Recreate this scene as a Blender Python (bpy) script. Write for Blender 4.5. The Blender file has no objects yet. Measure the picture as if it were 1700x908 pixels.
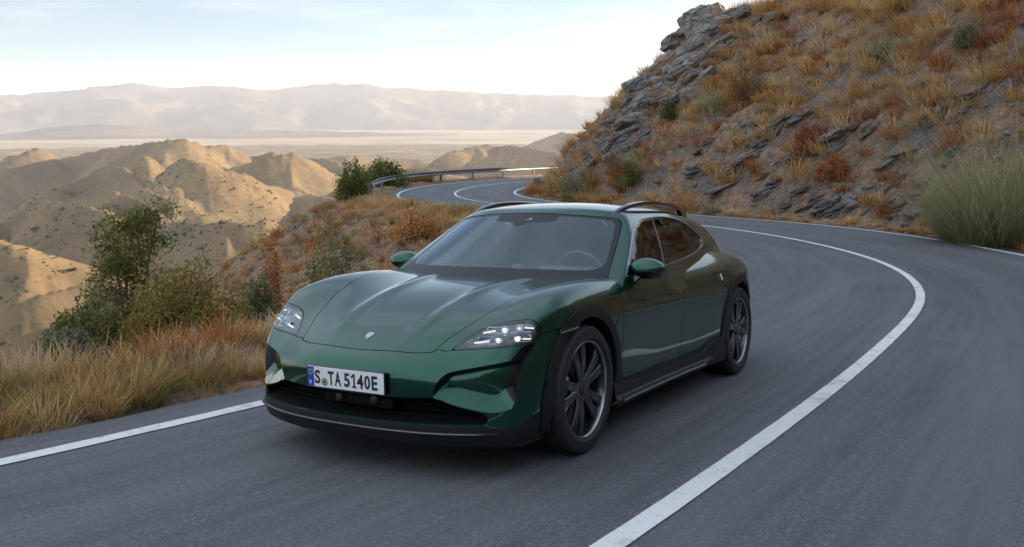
import bpy, bmesh, math, random
import numpy as np
from mathutils import Matrix, Vector
R = math.radians
scene = bpy.context.scene
COL = scene.collection
rng = np.random.default_rng(7)
random.seed(7)

# ---------------------------------------------------------------- camera
cam_data = bpy.data.cameras.new('camera')
cam = bpy.data.objects.new('camera', cam_data); COL.objects.link(cam)
cam.location = (0, .14, 1.365)
cam.rotation_euler = (R(90-9.81), 0, 0)
cam_data.sensor_width = 36
cam_data.lens = 1526.7/1700*36
cam_data.clip_start = .1; cam_data.clip_end = 90000
scene.camera = cam

# ---------------------------------------------------------------- sky, sun, exposure
SUN_AZ, SUN_EL = 54.0, 10.5          # degrees right of the view direction (+Y), above the horizon
SKY_STRENGTH = .055
world = bpy.data.worlds.new('World'); scene.world = world; world.use_nodes = True
def build_world():
    nt = world.node_tree; nt.nodes.clear(); L = nt.links.new
    out = nt.nodes.new('ShaderNodeOutputWorld'); bg = nt.nodes.new('ShaderNodeBackground')
    sky = nt.nodes.new('ShaderNodeTexSky'); sky.sky_type = 'NISHITA'; sky.sun_disc = False
    sky.sun_elevation = R(SUN_EL); sky.sun_rotation = R(SUN_AZ)
    sky.altitude = 1800; sky.air_density = .8; sky.dust_density = 1.0; sky.ozone_density = 1.2
    # thin high cloud, offset picked so patches out of view light the hillside
    tc = nt.nodes.new('ShaderNodeTexCoord'); sep = nt.nodes.new('ShaderNodeSeparateXYZ'); L(tc.outputs['Generated'], sep.inputs[0])
    def m(op, a, b=None, clamp=False):
        n = nt.nodes.new('ShaderNodeMath'); n.operation = op; n.use_clamp = clamp
        for i, v in enumerate((a, b)):
            if v is None: continue
            if isinstance(v, (int, float)): n.inputs[i].default_value = v
            else: L(v, n.inputs[i])
        return n.outputs[0]
    zz = m('ADD', m('ABSOLUTE', sep.outputs[2]), .10)
    comb = nt.nodes.new('ShaderNodeCombineXYZ')
    L(m('DIVIDE', sep.outputs[0], zz), comb.inputs[0]); L(m('DIVIDE', sep.outputs[1], zz), comb.inputs[1])
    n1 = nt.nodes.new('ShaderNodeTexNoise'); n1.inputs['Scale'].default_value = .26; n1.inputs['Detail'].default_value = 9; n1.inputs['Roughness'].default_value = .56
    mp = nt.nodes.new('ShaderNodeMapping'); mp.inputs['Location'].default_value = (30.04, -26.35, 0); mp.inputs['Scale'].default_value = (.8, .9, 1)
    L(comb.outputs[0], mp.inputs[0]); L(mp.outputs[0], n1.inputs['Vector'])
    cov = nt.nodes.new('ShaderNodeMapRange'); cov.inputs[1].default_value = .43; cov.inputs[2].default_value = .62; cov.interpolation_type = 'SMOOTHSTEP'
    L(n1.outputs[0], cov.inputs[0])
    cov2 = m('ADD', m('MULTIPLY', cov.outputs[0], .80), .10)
    # clouds: nearly constant brightness, raised to fill the shaded foreground
    bw = nt.nodes.new('ShaderNodeRGBToBW'); L(sky.outputs[0], bw.inputs[0])
    cl = nt.nodes.new('ShaderNodeMix'); cl.data_type = 'RGBA'; cl.blend_type = 'MULTIPLY'; cl.inputs[0].default_value = 1
    v = m('ADD', m('MULTIPLY', bw.outputs[0], .10), 8.6)
    c3 = nt.nodes.new('ShaderNodeCombineColor'); [L(v, c3.inputs[i]) for i in range(3)]
    L(c3.outputs[0], cl.inputs['A'])
    # low sunlight reddens on its long way: cloud is creamy near the horizon, tinted bluish overhead to cool the ambient light
    tint = nt.nodes.new('ShaderNodeMix'); tint.data_type = 'RGBA'
    hi_ = nt.nodes.new('ShaderNodeMapRange'); hi_.inputs[1].default_value = .02; hi_.inputs[2].default_value = .42; hi_.interpolation_type = 'SMOOTHSTEP'; L(sep.outputs[2], hi_.inputs[0])
    L(hi_.outputs[0], tint.inputs[0]); tint.inputs['A'].default_value = (1.0, .965, .885, 1); tint.inputs['B'].default_value = (.86, .98, 1.13, 1)
    L(tint.outputs['Result'], cl.inputs['B'])
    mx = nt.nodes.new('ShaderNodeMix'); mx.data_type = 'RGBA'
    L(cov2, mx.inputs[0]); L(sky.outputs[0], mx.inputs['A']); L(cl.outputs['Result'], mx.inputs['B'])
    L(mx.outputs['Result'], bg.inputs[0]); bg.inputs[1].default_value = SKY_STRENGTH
    L(bg.outputs[0], out.inputs[0])
build_world()
sun_data = bpy.data.lights.new('sun', 'SUN'); sun = bpy.data.objects.new('sun', sun_data); COL.objects.link(sun)
sun_data.energy = 5.0; sun_data.angle = R(.55); sun_data.color = (1.0, .80, .55)
sdir = Vector((math.sin(R(SUN_AZ))*math.cos(R(SUN_EL)), math.cos(R(SUN_AZ))*math.cos(R(SUN_EL)), math.sin(R(SUN_EL))))
sun.rotation_euler = sdir.to_track_quat('Z', 'Y').to_euler()
sun.location = (30, 10, 40)
scene.view_settings.view_transform = 'Standard'
scene.view_settings.look = 'None'
scene.view_settings.exposure = 1.67
scene.view_settings.gamma = 1
scene.view_settings.use_curve_mapping = False
scene.render.engine = 'CYCLES'
scene.cycles.use_denoising = True
scene.cycles.max_bounces = 8
scene.cycles.transparent_max_bounces = 12
scene.cycles.volume_bounces = 0
scene.cycles.caustics_reflective = False; scene.cycles.caustics_refractive = False

# ---------------------------------------------------------------- helpers
def tag(o, label=None, cat=None, group=None, kind=None):
    if label: o['label'] = label
    if cat: o['category'] = cat
    if group: o['group'] = group
    if kind: o['kind'] = kind
    return o
def link(name, data, parent=None):
    o = bpy.data.objects.new(name, data); COL.objects.link(o)
    if parent is not None: o.parent = parent
    return o
def empty(name, loc=(0, 0, 0)):
    o = link(name, None); o.location = loc; o.empty_display_size = .2
    return o
def npmesh(name, V, F, mat=None, smooth=True, normals=None, matidx=None, mats=None):
    """mesh from numpy arrays; F is (n,3) or (n,4), or a list of such arrays"""
    Fs = F if isinstance(F, list) else [F]
    Fs = [np.asarray(f, np.int64) for f in Fs if len(f)]
    me = bpy.data.meshes.new(name)
    V = np.asarray(V, np.float32)
    me.vertices.add(len(V)); me.vertices.foreach_set('co', V.ravel())
    nl = sum(f.size for f in Fs); npoly = sum(len(f) for f in Fs)
    me.loops.add(nl); me.polygons.add(npoly)
    me.loops.foreach_set('vertex_index', np.concatenate([f.ravel() for f in Fs]).astype(np.int32))
    tot = np.concatenate([np.full(len(f), f.shape[1], np.int32) for f in Fs])
    st = np.concatenate([[0], np.cumsum(tot)[:-1]]).astype(np.int32)
    me.polygons.foreach_set('loop_start', st)
    me.polygons.foreach_set('use_smooth', np.full(npoly, smooth))
    for m_ in (mats or ([mat] if mat else [])): me.materials.append(m_)
    if matidx is not None: me.polygons.foreach_set('material_index', np.asarray(matidx, np.int32))
    me.update(calc_edges=True); me.validate()
    if normals is not None:
        try: me.normals_split_custom_set_from_vertices(np.asarray(normals, np.float32).tolist())
        except Exception: pass
    return me
def colattr(me, C, name='col'):
    a = me.color_attributes.new(name, 'FLOAT_COLOR', 'POINT')
    C = np.asarray(C, np.float32)
    if C.shape[1] == 3: C = np.concatenate([C, np.ones((len(C), 1), np.float32)], 1)
    a.data.foreach_set('color', C.ravel())

MATS = {}
def mat(name, color=(.5, .5, .5), rough=.5, metal=0., spec=.5, coat=0., coat_rough=.03, emit=None, emit_s=0.):
    if name in MATS: return MATS[name]
    m_ = bpy.data.materials.new(name); m_.use_nodes = True
    b = m_.node_tree.nodes['Principled BSDF']
    b.inputs['Base Color'].default_value = (*color, 1); b.inputs['Roughness'].default_value = rough
    b.inputs['Metallic'].default_value = metal; b.inputs['Specular IOR Level'].default_value = spec
    b.inputs['Coat Weight'].default_value = coat; b.inputs['Coat Roughness'].default_value = coat_rough
    if emit: b.inputs['Emission Color'].default_value = (*emit, 1); b.inputs['Emission Strength'].default_value = emit_s
    MATS[name] = m_
    return m_
class NT:
    """small helper for node materials"""
    def __init__(s, name):
        s.m = bpy.data.materials.new(name); s.m.use_nodes = True; MATS[name] = s.m
        s.t = s.m.node_tree; s.b = s.t.nodes['Principled BSDF']; s.out = s.t.nodes['Material Output']
    def n(s, typ, **kw):
        nd = s.t.nodes.new('ShaderNode'+typ)
        for k, v in kw.items(): setattr(nd, k, v)
        return nd
    def l(s, a, b): s.t.links.new(a, b)
    def math(s, op, a, b=None, clamp=False):
        n = s.n('Math', operation=op, use_clamp=clamp)
        for i, v in enumerate((a, b)):
            if v is None: continue
            if isinstance(v, (int, float)): n.inputs[i].default_value = v
            else: s.l(v, n.inputs[i])
        return n.outputs[0]
    def coord(s, kind='Object'):
        return s.n('TexCoord').outputs[kind]
    def noise(s, vec, scale, detail=4, rough=.5, col=False, dist=0.):
        n = s.n('TexNoise'); n.inputs['Scale'].default_value = scale; n.inputs['Detail'].default_value = detail
        n.inputs['Roughness'].default_value = rough; n.inputs['Distortion'].default_value = dist
        if vec is not None: s.l(vec, n.inputs['Vector'])
        return n.outputs[1 if col else 0]
    def ramp(s, fac, stops, interp='LINEAR'):
        r = s.n('ValToRGB'); e = r.color_ramp.elements; r.color_ramp.interpolation = interp
        while len(e) < len(stops): e.new(.5)
        for k, (p, c) in enumerate(stops):
            e[k].position = p; e[k].color = (*c, 1) if len(c) == 3 else c
        s.l(fac, r.inputs[0]); return r.outputs[0]
    def mix(s, fac, a, b, blend='MIX'):
        n = s.n('Mix', data_type='RGBA', blend_type=blend)
        for k, v in ((0, fac), ('A', a), ('B', b)):
            if isinstance(v, (int, float)): n.inputs[k].default_value = v
            elif isinstance(v, tuple): n.inputs[k].default_value = (*v, 1) if len(v) == 3 else v
            else: s.l(v, n.inputs[k])
        return n.outputs['Result']
    def rng(s, v, a, b, c=0., d=1., smooth=False):
        n = s.n('MapRange'); n.interpolation_type = 'SMOOTHSTEP' if smooth else 'LINEAR'
        for i, q in enumerate((a, b, c, d)): n.inputs[i+1].default_value = q
        s.l(v, n.inputs[0]); return n.outputs[0]
    def bump(s, h, strength=.3, dist=.02):
        b = s.n('Bump'); b.inputs['Strength'].default_value = strength; b.inputs['Distance'].default_value = dist
        s.l(h, b.inputs['Height']); s.l(b.outputs[0], s.b.inputs['Normal']); return b
    def base(s, c): s.l(c, s.b.inputs['Base Color'])
    def mapping(s, vec, scale=(1, 1, 1), rot=(0, 0, 0)):
        n = s.n('Mapping'); n.inputs['Scale'].default_value = scale; n.inputs['Rotation'].default_value = rot
        s.l(vec, n.inputs[0]); return n.outputs[0]
# ---------------------------------------------------------------- car shape (implicit surfaces, car frame: x forward, y left, z up)
import numpy as np

class Spl:
    """natural cubic spline through (x, y), linear beyond the ends"""
    def __init__(s, pts):
        pts = sorted(pts)
        x = np.array([p[0] for p in pts], float); y = np.array([p[1] for p in pts], float)
        n = len(x); h = np.diff(x)
        A = np.zeros((n, n)); b = np.zeros(n); A[0, 0] = A[-1, -1] = 1
        for i in range(1, n - 1):
            A[i, i-1] = h[i-1]; A[i, i] = 2*(h[i-1]+h[i]); A[i, i+1] = h[i]
            b[i] = 6*((y[i+1]-y[i])/h[i] - (y[i]-y[i-1])/h[i-1])
        s.x, s.y, s.h, s.m = x, y, h, np.linalg.solve(A, b)
    def __call__(s, q):
        q = np.asarray(q, float); x, y, h, m = s.x, s.y, s.h, s.m
        i = np.clip(np.searchsorted(x, q) - 1, 0, len(h)-1)
        qq = np.clip(q, x[0], x[-1]); a = x[i+1]-qq; b = qq-x[i]; hi = h[i]
        v = (m[i]*a**3 + m[i+1]*b**3)/(6*hi) + (y[i]/hi - m[i]*hi/6)*a + (y[i+1]/hi - m[i+1]*hi/6)*b
        d0 = (y[1]-y[0])/h[0] - h[0]*(2*m[0]+m[1])/6
        d1 = (y[-1]-y[-2])/h[-1] + h[-1]*(m[-2]+2*m[-1])/6
        return v + np.where(q < x[0], (q-x[0])*d0, 0) + np.where(q > x[-1], (q-x[-1])*d1, 0)

def smax(a, b, k):
    d = np.abs(a-b); e = np.clip(k-d, 0, None)
    return np.maximum(a, b) + e*e*e/(6*k*k)
def sstep(x, a, b):
    t = np.clip((x-a)/(b-a), 0, 1); return t*t*(3-2*t)

S_plan = Spl([(.9, .93), (.6, .957), (.3, .968), (0, .970), (-.5, .958), (-1., .948), (-1.6, .948), (-2.2, .960), (-2.7, .972), (-2.9, .97), (-3.2, .935), (-3.5, .872), (-3.8, .76), (-4.1, .64)])
S_vert = Spl([(.15, -.075), (.25, -.045), (.35, -.018), (.48, -.004), (.62, 0.), (.74, -.003), (.82, -.016), (.88, -.042), (.93, -.078), (.98, -.128), (1.05, -.21), (1.15, -.34)])
S_hood = Spl([(1.0, .44), (.90, .573), (.82, .637), (.76, .672), (.7, .704), (.6, .748), (.45, .802), (.3, .846), (.15, .882), (0, .907), (-.2, .928), (-.4, .940), (-.6, .948), (-1., .955)])
S_fend = Spl([(.80, .555), (.7, .650), (.6, .728), (.44, .818), (.28, .890), (.0, .948), (-.3, .960), (-.6, .955), (-1., .958), (-1.6, .982), (-2.1, 1.010), (-2.5, 1.03), (-2.9, 1.0), (-3.3, .955), (-3.7, .885), (-4.1, .80)])
S_yc = Spl([(.8, .70), (.6, .75), (.4, .79), (.2, .805), (0, .81), (-.3, .81), (-.6, .80), (-1., .80)])
S_yr = Spl([(.8, .24), (.7, .252), (.6, .267), (.45, .278), (.3, .286), (0, .295), (-.3, .34), (-.6, .40)])
S_nose = Spl([(.10, .82), (.18, .885), (.24, .905), (.32, .905), (.42, .914), (.50, .922), (.55, .922), (.62, .912), (.7, .895), (.8, .86), (.9, .80)])
S_plo = Spl([(0, 0), (.26, .010), (.45, .042), (.6, .088), (.7, .13), (.8, .19), (.87, .265), (.92, .36), (.96, .50), (1.0, .8)])
S_phi = Spl([(0, 0), (.26, .015), (.456, .060), (.6, .12), (.7, .178), (.8, .265), (.86, .355), (.91, .46), (.95, .60), (1.0, .95)])
S_tail = Spl([(.2, -3.86), (.35, -3.96), (.5, -4.02), (.62, -4.035), (.75, -4.02), (.88, -4.0), (.95, -3.98), (1.1, -3.85)])

def f_body(x, y, z):
    a = np.sqrt(y*y+1e-6)
    w = S_plan(x)+S_vert(z)
    w = w - .008*np.exp(-((z-.52)/.14)**2)*sstep(x, -2.45, -1.7)*(1-sstep(x, -1.2, -.3))
    side = a-w
    # tops
    zc, zf, yc = S_hood(x), S_fend(x), S_yc(x)
    base = zc-.02*a*a
    fr = base + (zf-base)*np.exp(-((a-yc)/np.where(a < yc, .23, .35))**2)
    rid = .011*np.exp(-((a-S_yr(x))/.045)**2)*sstep(x, .85, .45)
    fr = fr+rid
    re = zf+.30*(.82-a)
    t = sstep(x, -.55, -.95)
    top = (z-(fr*(1-t)+re*t))*.95
    # nose
    lo = S_plo(a); hi = S_phi(a); m = sstep(z, .48, .80)
    front = x-(S_nose(z)-(lo*(1-m)+hi*m))
    front = front/np.sqrt(1+(.35+1.4*np.clip(a-.55, 0, .4)*2)**2)
    rear = -(x-(S_tail(z)+.10*(a/.8)**2+.35*np.clip(a-.62, 0, None)**2*4))
    f = smax(top, side, .085)
    f = smax(f, front, .07)
    f = smax(f, rear, .10)
    return smax(f, .16-z, .03)

S_roof = Spl([(-.6, 1.23), (-.95, 1.354), (-1.3, 1.412), (-1.7, 1.430), (-2.1, 1.422), (-2.5, 1.388), (-2.9, 1.335), (-3.3, 1.25), (-3.7, 1.10), (-4.0, .95)])
S_tap = Spl([(-.4, .0), (-.66, .020), (-1.085, .043), (-1.5, .026), (-1.9, 0), (-2.3, -.018), (-2.65, -.05), (-3.0, -.10), (-3.3, -.17), (-3.7, -.30)])
def f_house(x, y, z):
    a = np.sqrt(y*y+1e-6)
    h = (z-.915)/.43
    X = -.33-.60*h-.05*h*h - a*a*(.29+.36*np.clip(h, -.5, 1.5))-.08*a**4
    ws = (x-X)*.56
    roof = (z-(S_roof(x)-.10*a*a-.14*a**4))*.97
    t = (z-.98)/.345
    side = (a-(.845-.185*t-.04*t*t+S_tap(x)))*.86
    f = smax(roof, side, .085)
    f = smax(f, ws, .028)
    return smax(f, .55-z, .02)

def grad(f, P, e=1e-4):
    x, y, z = P[:, 0], P[:, 1], P[:, 2]
    g = np.stack([f(x+e, y, z)-f(x-e, y, z), f(x, y+e, z)-f(x, y-e, z), f(x, y, z+e)-f(x, y, z-e)], 1)/(2*e)
    return g

def surface(f, lo, hi, h, newton=4):
    """naive surface nets of f = 0 inside the box, projected on the surface; returns vertices, unit normals, triangles"""
    ax = [np.arange(lo[i], hi[i]+h, h) for i in range(3)]
    G = f(ax[0][:, None, None], ax[1][None, :, None], ax[2][None, None, :])
    s = G < 0
    c = s[:-1, :-1, :-1].astype(np.int8)
    for i in (0, 1):
        for j in (0, 1):
            for k in (0, 1):
                if i+j+k:
                    c = c+s[i:s.shape[0]-1+i, j:s.shape[1]-1+j, k:s.shape[2]-1+k]
    act = (c > 0) & (c < 8)
    idx = -np.ones(act.shape, np.int64); I = np.argwhere(act); idx[act] = np.arange(len(I))
    acc = np.zeros((len(I), 3)); cnt = np.zeros(len(I))
    for d in range(3):
        o = [e for e in range(3) if e != d]
        for u in (0, 1):
            for v in (0, 1):
                p = I.copy(); p[:, o[0]] += u; p[:, o[1]] += v; q = p.copy(); q[:, d] += 1
                ga = G[p[:, 0], p[:, 1], p[:, 2]]; gb = G[q[:, 0], q[:, 1], q[:, 2]]
                m = (ga < 0) != (gb < 0); t = np.where(m, ga/np.where(m, ga-gb, 1), 0)
                P = p.astype(float); P[:, d] += t
                acc += P*m[:, None]; cnt += m
    V = acc/cnt[:, None]*h+np.array([a[0] for a in ax])
    for _ in range(newton):
        g = grad(f, V); v = f(V[:, 0], V[:, 1], V[:, 2])
        st = (v/np.maximum((g*g).sum(1), .05))[:, None]*g
        n = np.linalg.norm(st, axis=1, keepdims=True); st *= np.minimum(1, .5*h/np.maximum(n, 1e-9))
        V = V-st
    Q = []
    for d in range(3):
        o = [(d+1) % 3, (d+2) % 3]
        a = [slice(None)]*3; b = [slice(None)]*3; a[d] = slice(None, -1); b[d] = slice(1, None)
        A, B = s[tuple(a)], s[tuple(b)]
        for sgn in (0, 1):
            E = np.argwhere((A & ~B) if sgn == 0 else (~A & B))
            ok = np.all([(E[:, k] > 0) & (E[:, k] < s.shape[k]-1) for k in o], axis=0); E = E[ok]
            def cell(u, v):
                p = E.copy(); p[:, o[0]] -= u; p[:, o[1]] -= v; return idx[p[:, 0], p[:, 1], p[:, 2]]
            q = np.stack([cell(1, 1), cell(0, 1), cell(0, 0), cell(1, 0)], 1)
            Q.append(q if sgn == 0 else q[:, ::-1])
    Q = np.concatenate(Q)
    d1 = np.linalg.norm(V[Q[:, 0]]-V[Q[:, 2]], axis=1); d2 = np.linalg.norm(V[Q[:, 1]]-V[Q[:, 3]], axis=1)
    w = d1 <= d2
    T = np.concatenate([np.where(w[:, None], Q[:, [0, 1, 2]], Q[:, [0, 1, 3]]), np.where(w[:, None], Q[:, [0, 2, 3]], Q[:, [1, 2, 3]])])
    N = grad(f, V); N /= np.maximum(np.linalg.norm(N, axis=1, keepdims=True), 1e-9)
    return V, N, T
# ---------------------------------------------------------------- mesh tools for the car
def clip(V, N, T, F):
    """split triangles along F = 0; returns V, N, T(F<0), T(F>=0)"""
    F = np.where(np.abs(F) < 1e-7, 1e-7, F)
    s = F < 0; c = s[T].sum(1)
    neg, pos = T[c == 3], T[c == 0]
    mx = T[(c == 1) | (c == 2)]
    if len(mx) == 0: return V, N, neg, pos
    sm = s[mx]; odd = np.where(sm.sum(1) == 1, sm.argmax(1), (~sm).argmax(1))
    r = np.arange(len(mx)); a = mx[r, odd]; b = mx[r, (odd+1) % 3]; d = mx[r, (odd+2) % 3]
    E = np.concatenate([np.stack([a, b], 1), np.stack([a, d], 1)]); E = np.sort(E, 1)
    U, inv = np.unique(E, axis=0, return_inverse=True); inv = inv.ravel()
    t = (F[U[:, 0]]/(F[U[:, 0]]-F[U[:, 1]]))[:, None]
    nv = V[U[:, 0]]*(1-t)+V[U[:, 1]]*t; nn = N[U[:, 0]]*(1-t)+N[U[:, 1]]*t
    nn /= np.maximum(np.linalg.norm(nn, axis=1, keepdims=True), 1e-9)
    e1 = len(V)+inv[:len(mx)]; e2 = len(V)+inv[len(mx):]
    one = np.stack([a, e1, e2], 1); two = np.concatenate([np.stack([e1, b, d], 1), np.stack([e1, d, e2], 1)])
    an = s[a]
    neg = np.concatenate([neg, one[an], two[np.concatenate([~an, ~an])]])
    pos = np.concatenate([pos, one[~an], two[np.concatenate([an, an])]])
    return np.concatenate([V, nv]), np.concatenate([N, nn]), neg, pos
def smooth_poly(pts, n=8, closed=True, sharp=()):
    """Catmull-Rom through points; indices in sharp stay corners"""
    P = np.array(pts, float); m_ = len(P); out = []
    for i in range(m_ if closed else m_-1):
        p1, p2 = P[i], P[(i+1) % m_]
        p0 = P[i-1] if (closed or i > 0) else p1; p3 = P[(i+2) % m_] if (closed or i < m_-2) else p2
        if i in sharp: p0 = p1-(p2-p1)*.2
        if (i+1) % m_ in sharp: p3 = p2+(p2-p1)*.2
        for k in range(n):
            t = k/n
            out.append(.5*((2*p1)+(-p0+p2)*t+(2*p0-5*p1+4*p2-p3)*t*t+(-p0+3*p1-3*p2+p3)*t**3))
    if not closed: out.append(P[-1])
    return np.array(out)
def seg_dist(P, A, B):
    d = B-A; t = np.clip(((P-A)@d)/max(d@d, 1e-12), 0, 1)
    return np.linalg.norm(P-A-t[:, None]*d, axis=1)
def line_dist(P, L):
    D = np.full(len(P), 9.)
    for i in range(len(L)-1): D = np.minimum(D, seg_dist(P, L[i], L[i+1]))
    return D
def sdpoly(u, v, poly):
    """signed distance to a closed polygon, negative inside"""
    P = np.stack([u, v], 1); D = np.full(len(P), 1e9); ins = np.zeros(len(P), bool); n = len(poly)
    lo, hi = poly.min(0)-.12, poly.max(0)+.12
    near = np.all((P > lo) & (P < hi), axis=1)
    Q = P[near]; d = np.full(len(Q), 1e9); ii = np.zeros(len(Q), bool)
    for i in range(n):
        A, B = poly[i], poly[(i+1) % n]
        d = np.minimum(d, seg_dist(Q, A, B))
        if A[1] != B[1]:
            c = (A[1] > Q[:, 1]) != (B[1] > Q[:, 1])
            ii ^= c & (Q[:, 0] < (B[0]-A[0])*(Q[:, 1]-A[1])/(B[1]-A[1])+A[0])
    D[:] = .1; D[near] = np.where(ii, -d, d)
    return D
class Sheet:
    """a piece of surface: vertices, normals, triangles"""
    def __init__(s, V, N, T): s.V, s.N, s.T = V, N, T
    def cut(s, F, gap=0.):
        """F: function of (x, y, z) -> field. Returns (inside, outside)"""
        v = F(*s.V.T)
        V, N, neg, pos = clip(s.V, s.N, s.T, v+gap)
        a = Sheet(V, N, neg).pack()
        if gap: V, N, neg, pos = clip(s.V, s.N, s.T, v-gap)
        return a, Sheet(V, N, pos).pack()
    def pack(s):
        u, inv = np.unique(s.T, return_inverse=True)
        return Sheet(s.V[u], s.N[u], inv.reshape(-1, 3))
    def half(s, sg):
        c = s.V[s.T][:, :, 1].mean(1)*sg > 0
        return Sheet(s.V, s.N, s.T[c]).pack()
    def moved(s, d): return Sheet(s.V+s.N*d, s.N, s.T)
    def renormal(s):
        n = np.zeros_like(s.V); f = np.cross(s.V[s.T[:, 1]]-s.V[s.T[:, 0]], s.V[s.T[:, 2]]-s.V[s.T[:, 0]])
        for k in range(3): np.add.at(n, s.T[:, k], f)
        s.N = n/np.maximum(np.linalg.norm(n, axis=1, keepdims=True), 1e-12); return s
    def border(s):
        E = np.concatenate([s.T[:, [0, 1]], s.T[:, [1, 2]], s.T[:, [2, 0]]])
        k = np.sort(E, 1); _, i, c = np.unique(k, axis=0, return_index=True, return_counts=True)
        return E[i[c == 1]]
    def part(s, name, material, parent, wall=.012, lining=None, label=None):
        V, N, T = s.V, s.N, s.T
        if len(T) == 0: return None
        Fs = [T]; mi = [np.zeros(len(T), int)]; mats = [material]; Vs = [V]; Ns = [N]; n0 = len(V)
        if wall:
            E = s.border(); d = V[E[:, 1]]-V[E[:, 0]]; nn = N[E[:, 0]]+N[E[:, 1]]
            o = np.cross(d, nn); o /= np.maximum(np.linalg.norm(o, axis=1, keepdims=True), 1e-9)
            m_ = len(E)
            Vs += [V[E[:, 0]], V[E[:, 1]], V[E[:, 0]]-N[E[:, 0]]*wall, V[E[:, 1]]-N[E[:, 1]]*wall]; Ns += [o]*4
            i = n0+np.arange(m_); Fs.append(np.stack([i+m_, i, i+2*m_, i+3*m_], 1)); mi.append(np.zeros(m_, int)); n0 += 4*m_
        if lining is not None:
            Vs.append(V-N*max(wall, .012)); Ns.append(-N); Fs.append(T[:, ::-1]+n0); mats.append(lining); mi.append(np.ones(len(T), int))
        me = npmesh(name, np.concatenate(Vs), Fs, normals=np.concatenate(Ns), mats=mats, matidx=np.concatenate(mi))
        o = link(name, me, parent)
        if label: o['label'] = label
        return o
def box_bm(size, bevel=.01, seg=2):
    bm = bmesh.new(); bmesh.ops.create_cube(bm, size=1)
    bmesh.ops.scale(bm, vec=size, verts=bm.verts)
    if bevel: bmesh.ops.bevel(bm, geom=list(bm.edges), offset=bevel, segments=seg, profile=.6, affect='EDGES')
    return bm
def bm_obj(name, bm, material, parent=None, M=None, smooth=True):
    if M is not None: bmesh.ops.transform(bm, matrix=M, verts=bm.verts)
    bmesh.ops.recalc_face_normals(bm, faces=bm.faces)
    me = bpy.data.meshes.new(name); bm.to_mesh(me); bm.free()
    me.materials.append(material)
    if smooth:
        me.polygons.foreach_set('use_smooth', [True]*len(me.polygons))
        try: me.set_sharp_from_angle(angle=R(38))
        except Exception: pass
    return link(name, me, parent)
def rbox(name, size, at_, material, parent, rot=(0, 0, 0), bevel=.01, seg=3):
    M = Matrix.Translation(at_) @ Matrix.Rotation(rot[2], 4, 'Z') @ Matrix.Rotation(rot[1], 4, 'Y') @ Matrix.Rotation(rot[0], 4, 'X')
    return bm_obj(name, box_bm(size, bevel, seg), material, parent, M)
def lathe(profile, n=64, close=False):
    """revolve (r, y) pairs round the Y axis"""
    P = np.array(profile, float); a = np.linspace(0, 2*np.pi, n, endpoint=False)
    V = np.stack([P[:, 0][:, None]*np.cos(a), np.repeat(P[:, 1][:, None], n, 1), P[:, 0][:, None]*np.sin(a)], -1).reshape(-1, 3)
    m_ = len(P); F = []
    for i in range(m_ if close else m_-1):
        j = (i+1) % m_; k = np.arange(n); k2 = (k+1) % n
        F.append(np.stack([i*n+k, i*n+k2, j*n+k2, j*n+k], 1))
    return V, np.concatenate(F)
def sweep(path, prof, scale=None, up=(0, 0, 1), caps=True):
    """sweep a closed 2D profile (side, up) along a 3D path"""
    P = np.array(path, float); prof = np.array(prof, float); n, m_ = len(P), len(prof)
    T = np.gradient(P, axis=0); T /= np.linalg.norm(T, axis=1, keepdims=True)
    S = np.cross(T, np.array(up, float)); S /= np.maximum(np.linalg.norm(S, axis=1, keepdims=True), 1e-9)
    U = np.cross(S, T)
    sc = np.ones(n) if scale is None else np.array(scale, float)
    V = (P[:, None]+S[:, None]*(prof[None, :, 0:1]*sc[:, None, None])+U[:, None]*(prof[None, :, 1:2]*sc[:, None, None])).reshape(-1, 3)
    i = np.arange(n-1)[:, None]; k = np.arange(m_)[None]; k2 = (k+1) % m_
    F = np.stack(np.broadcast_arrays(i*m_+k, i*m_+k2, (i+1)*m_+k2, (i+1)*m_+k), -1).reshape(-1, 4)
    Fs = [F]
    if caps and m_ >= 3:
        for base, rv in ((0, False), ((n-1)*m_, True)):
            t = np.array([[base, base+j+1, base+j] for j in range(1, m_-1)]); Fs.append(t[:, ::-1] if rv else t)
    return V, Fs
def ring(n, a, b): 
    t = np.linspace(0, 2*np.pi, n, endpoint=False); return np.stack([a*np.cos(t), b*np.sin(t)], 1)
def sharp(o, ang=38):
    try: o.data.set_sharp_from_angle(angle=R(ang))
    except Exception: pass
    return o

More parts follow.
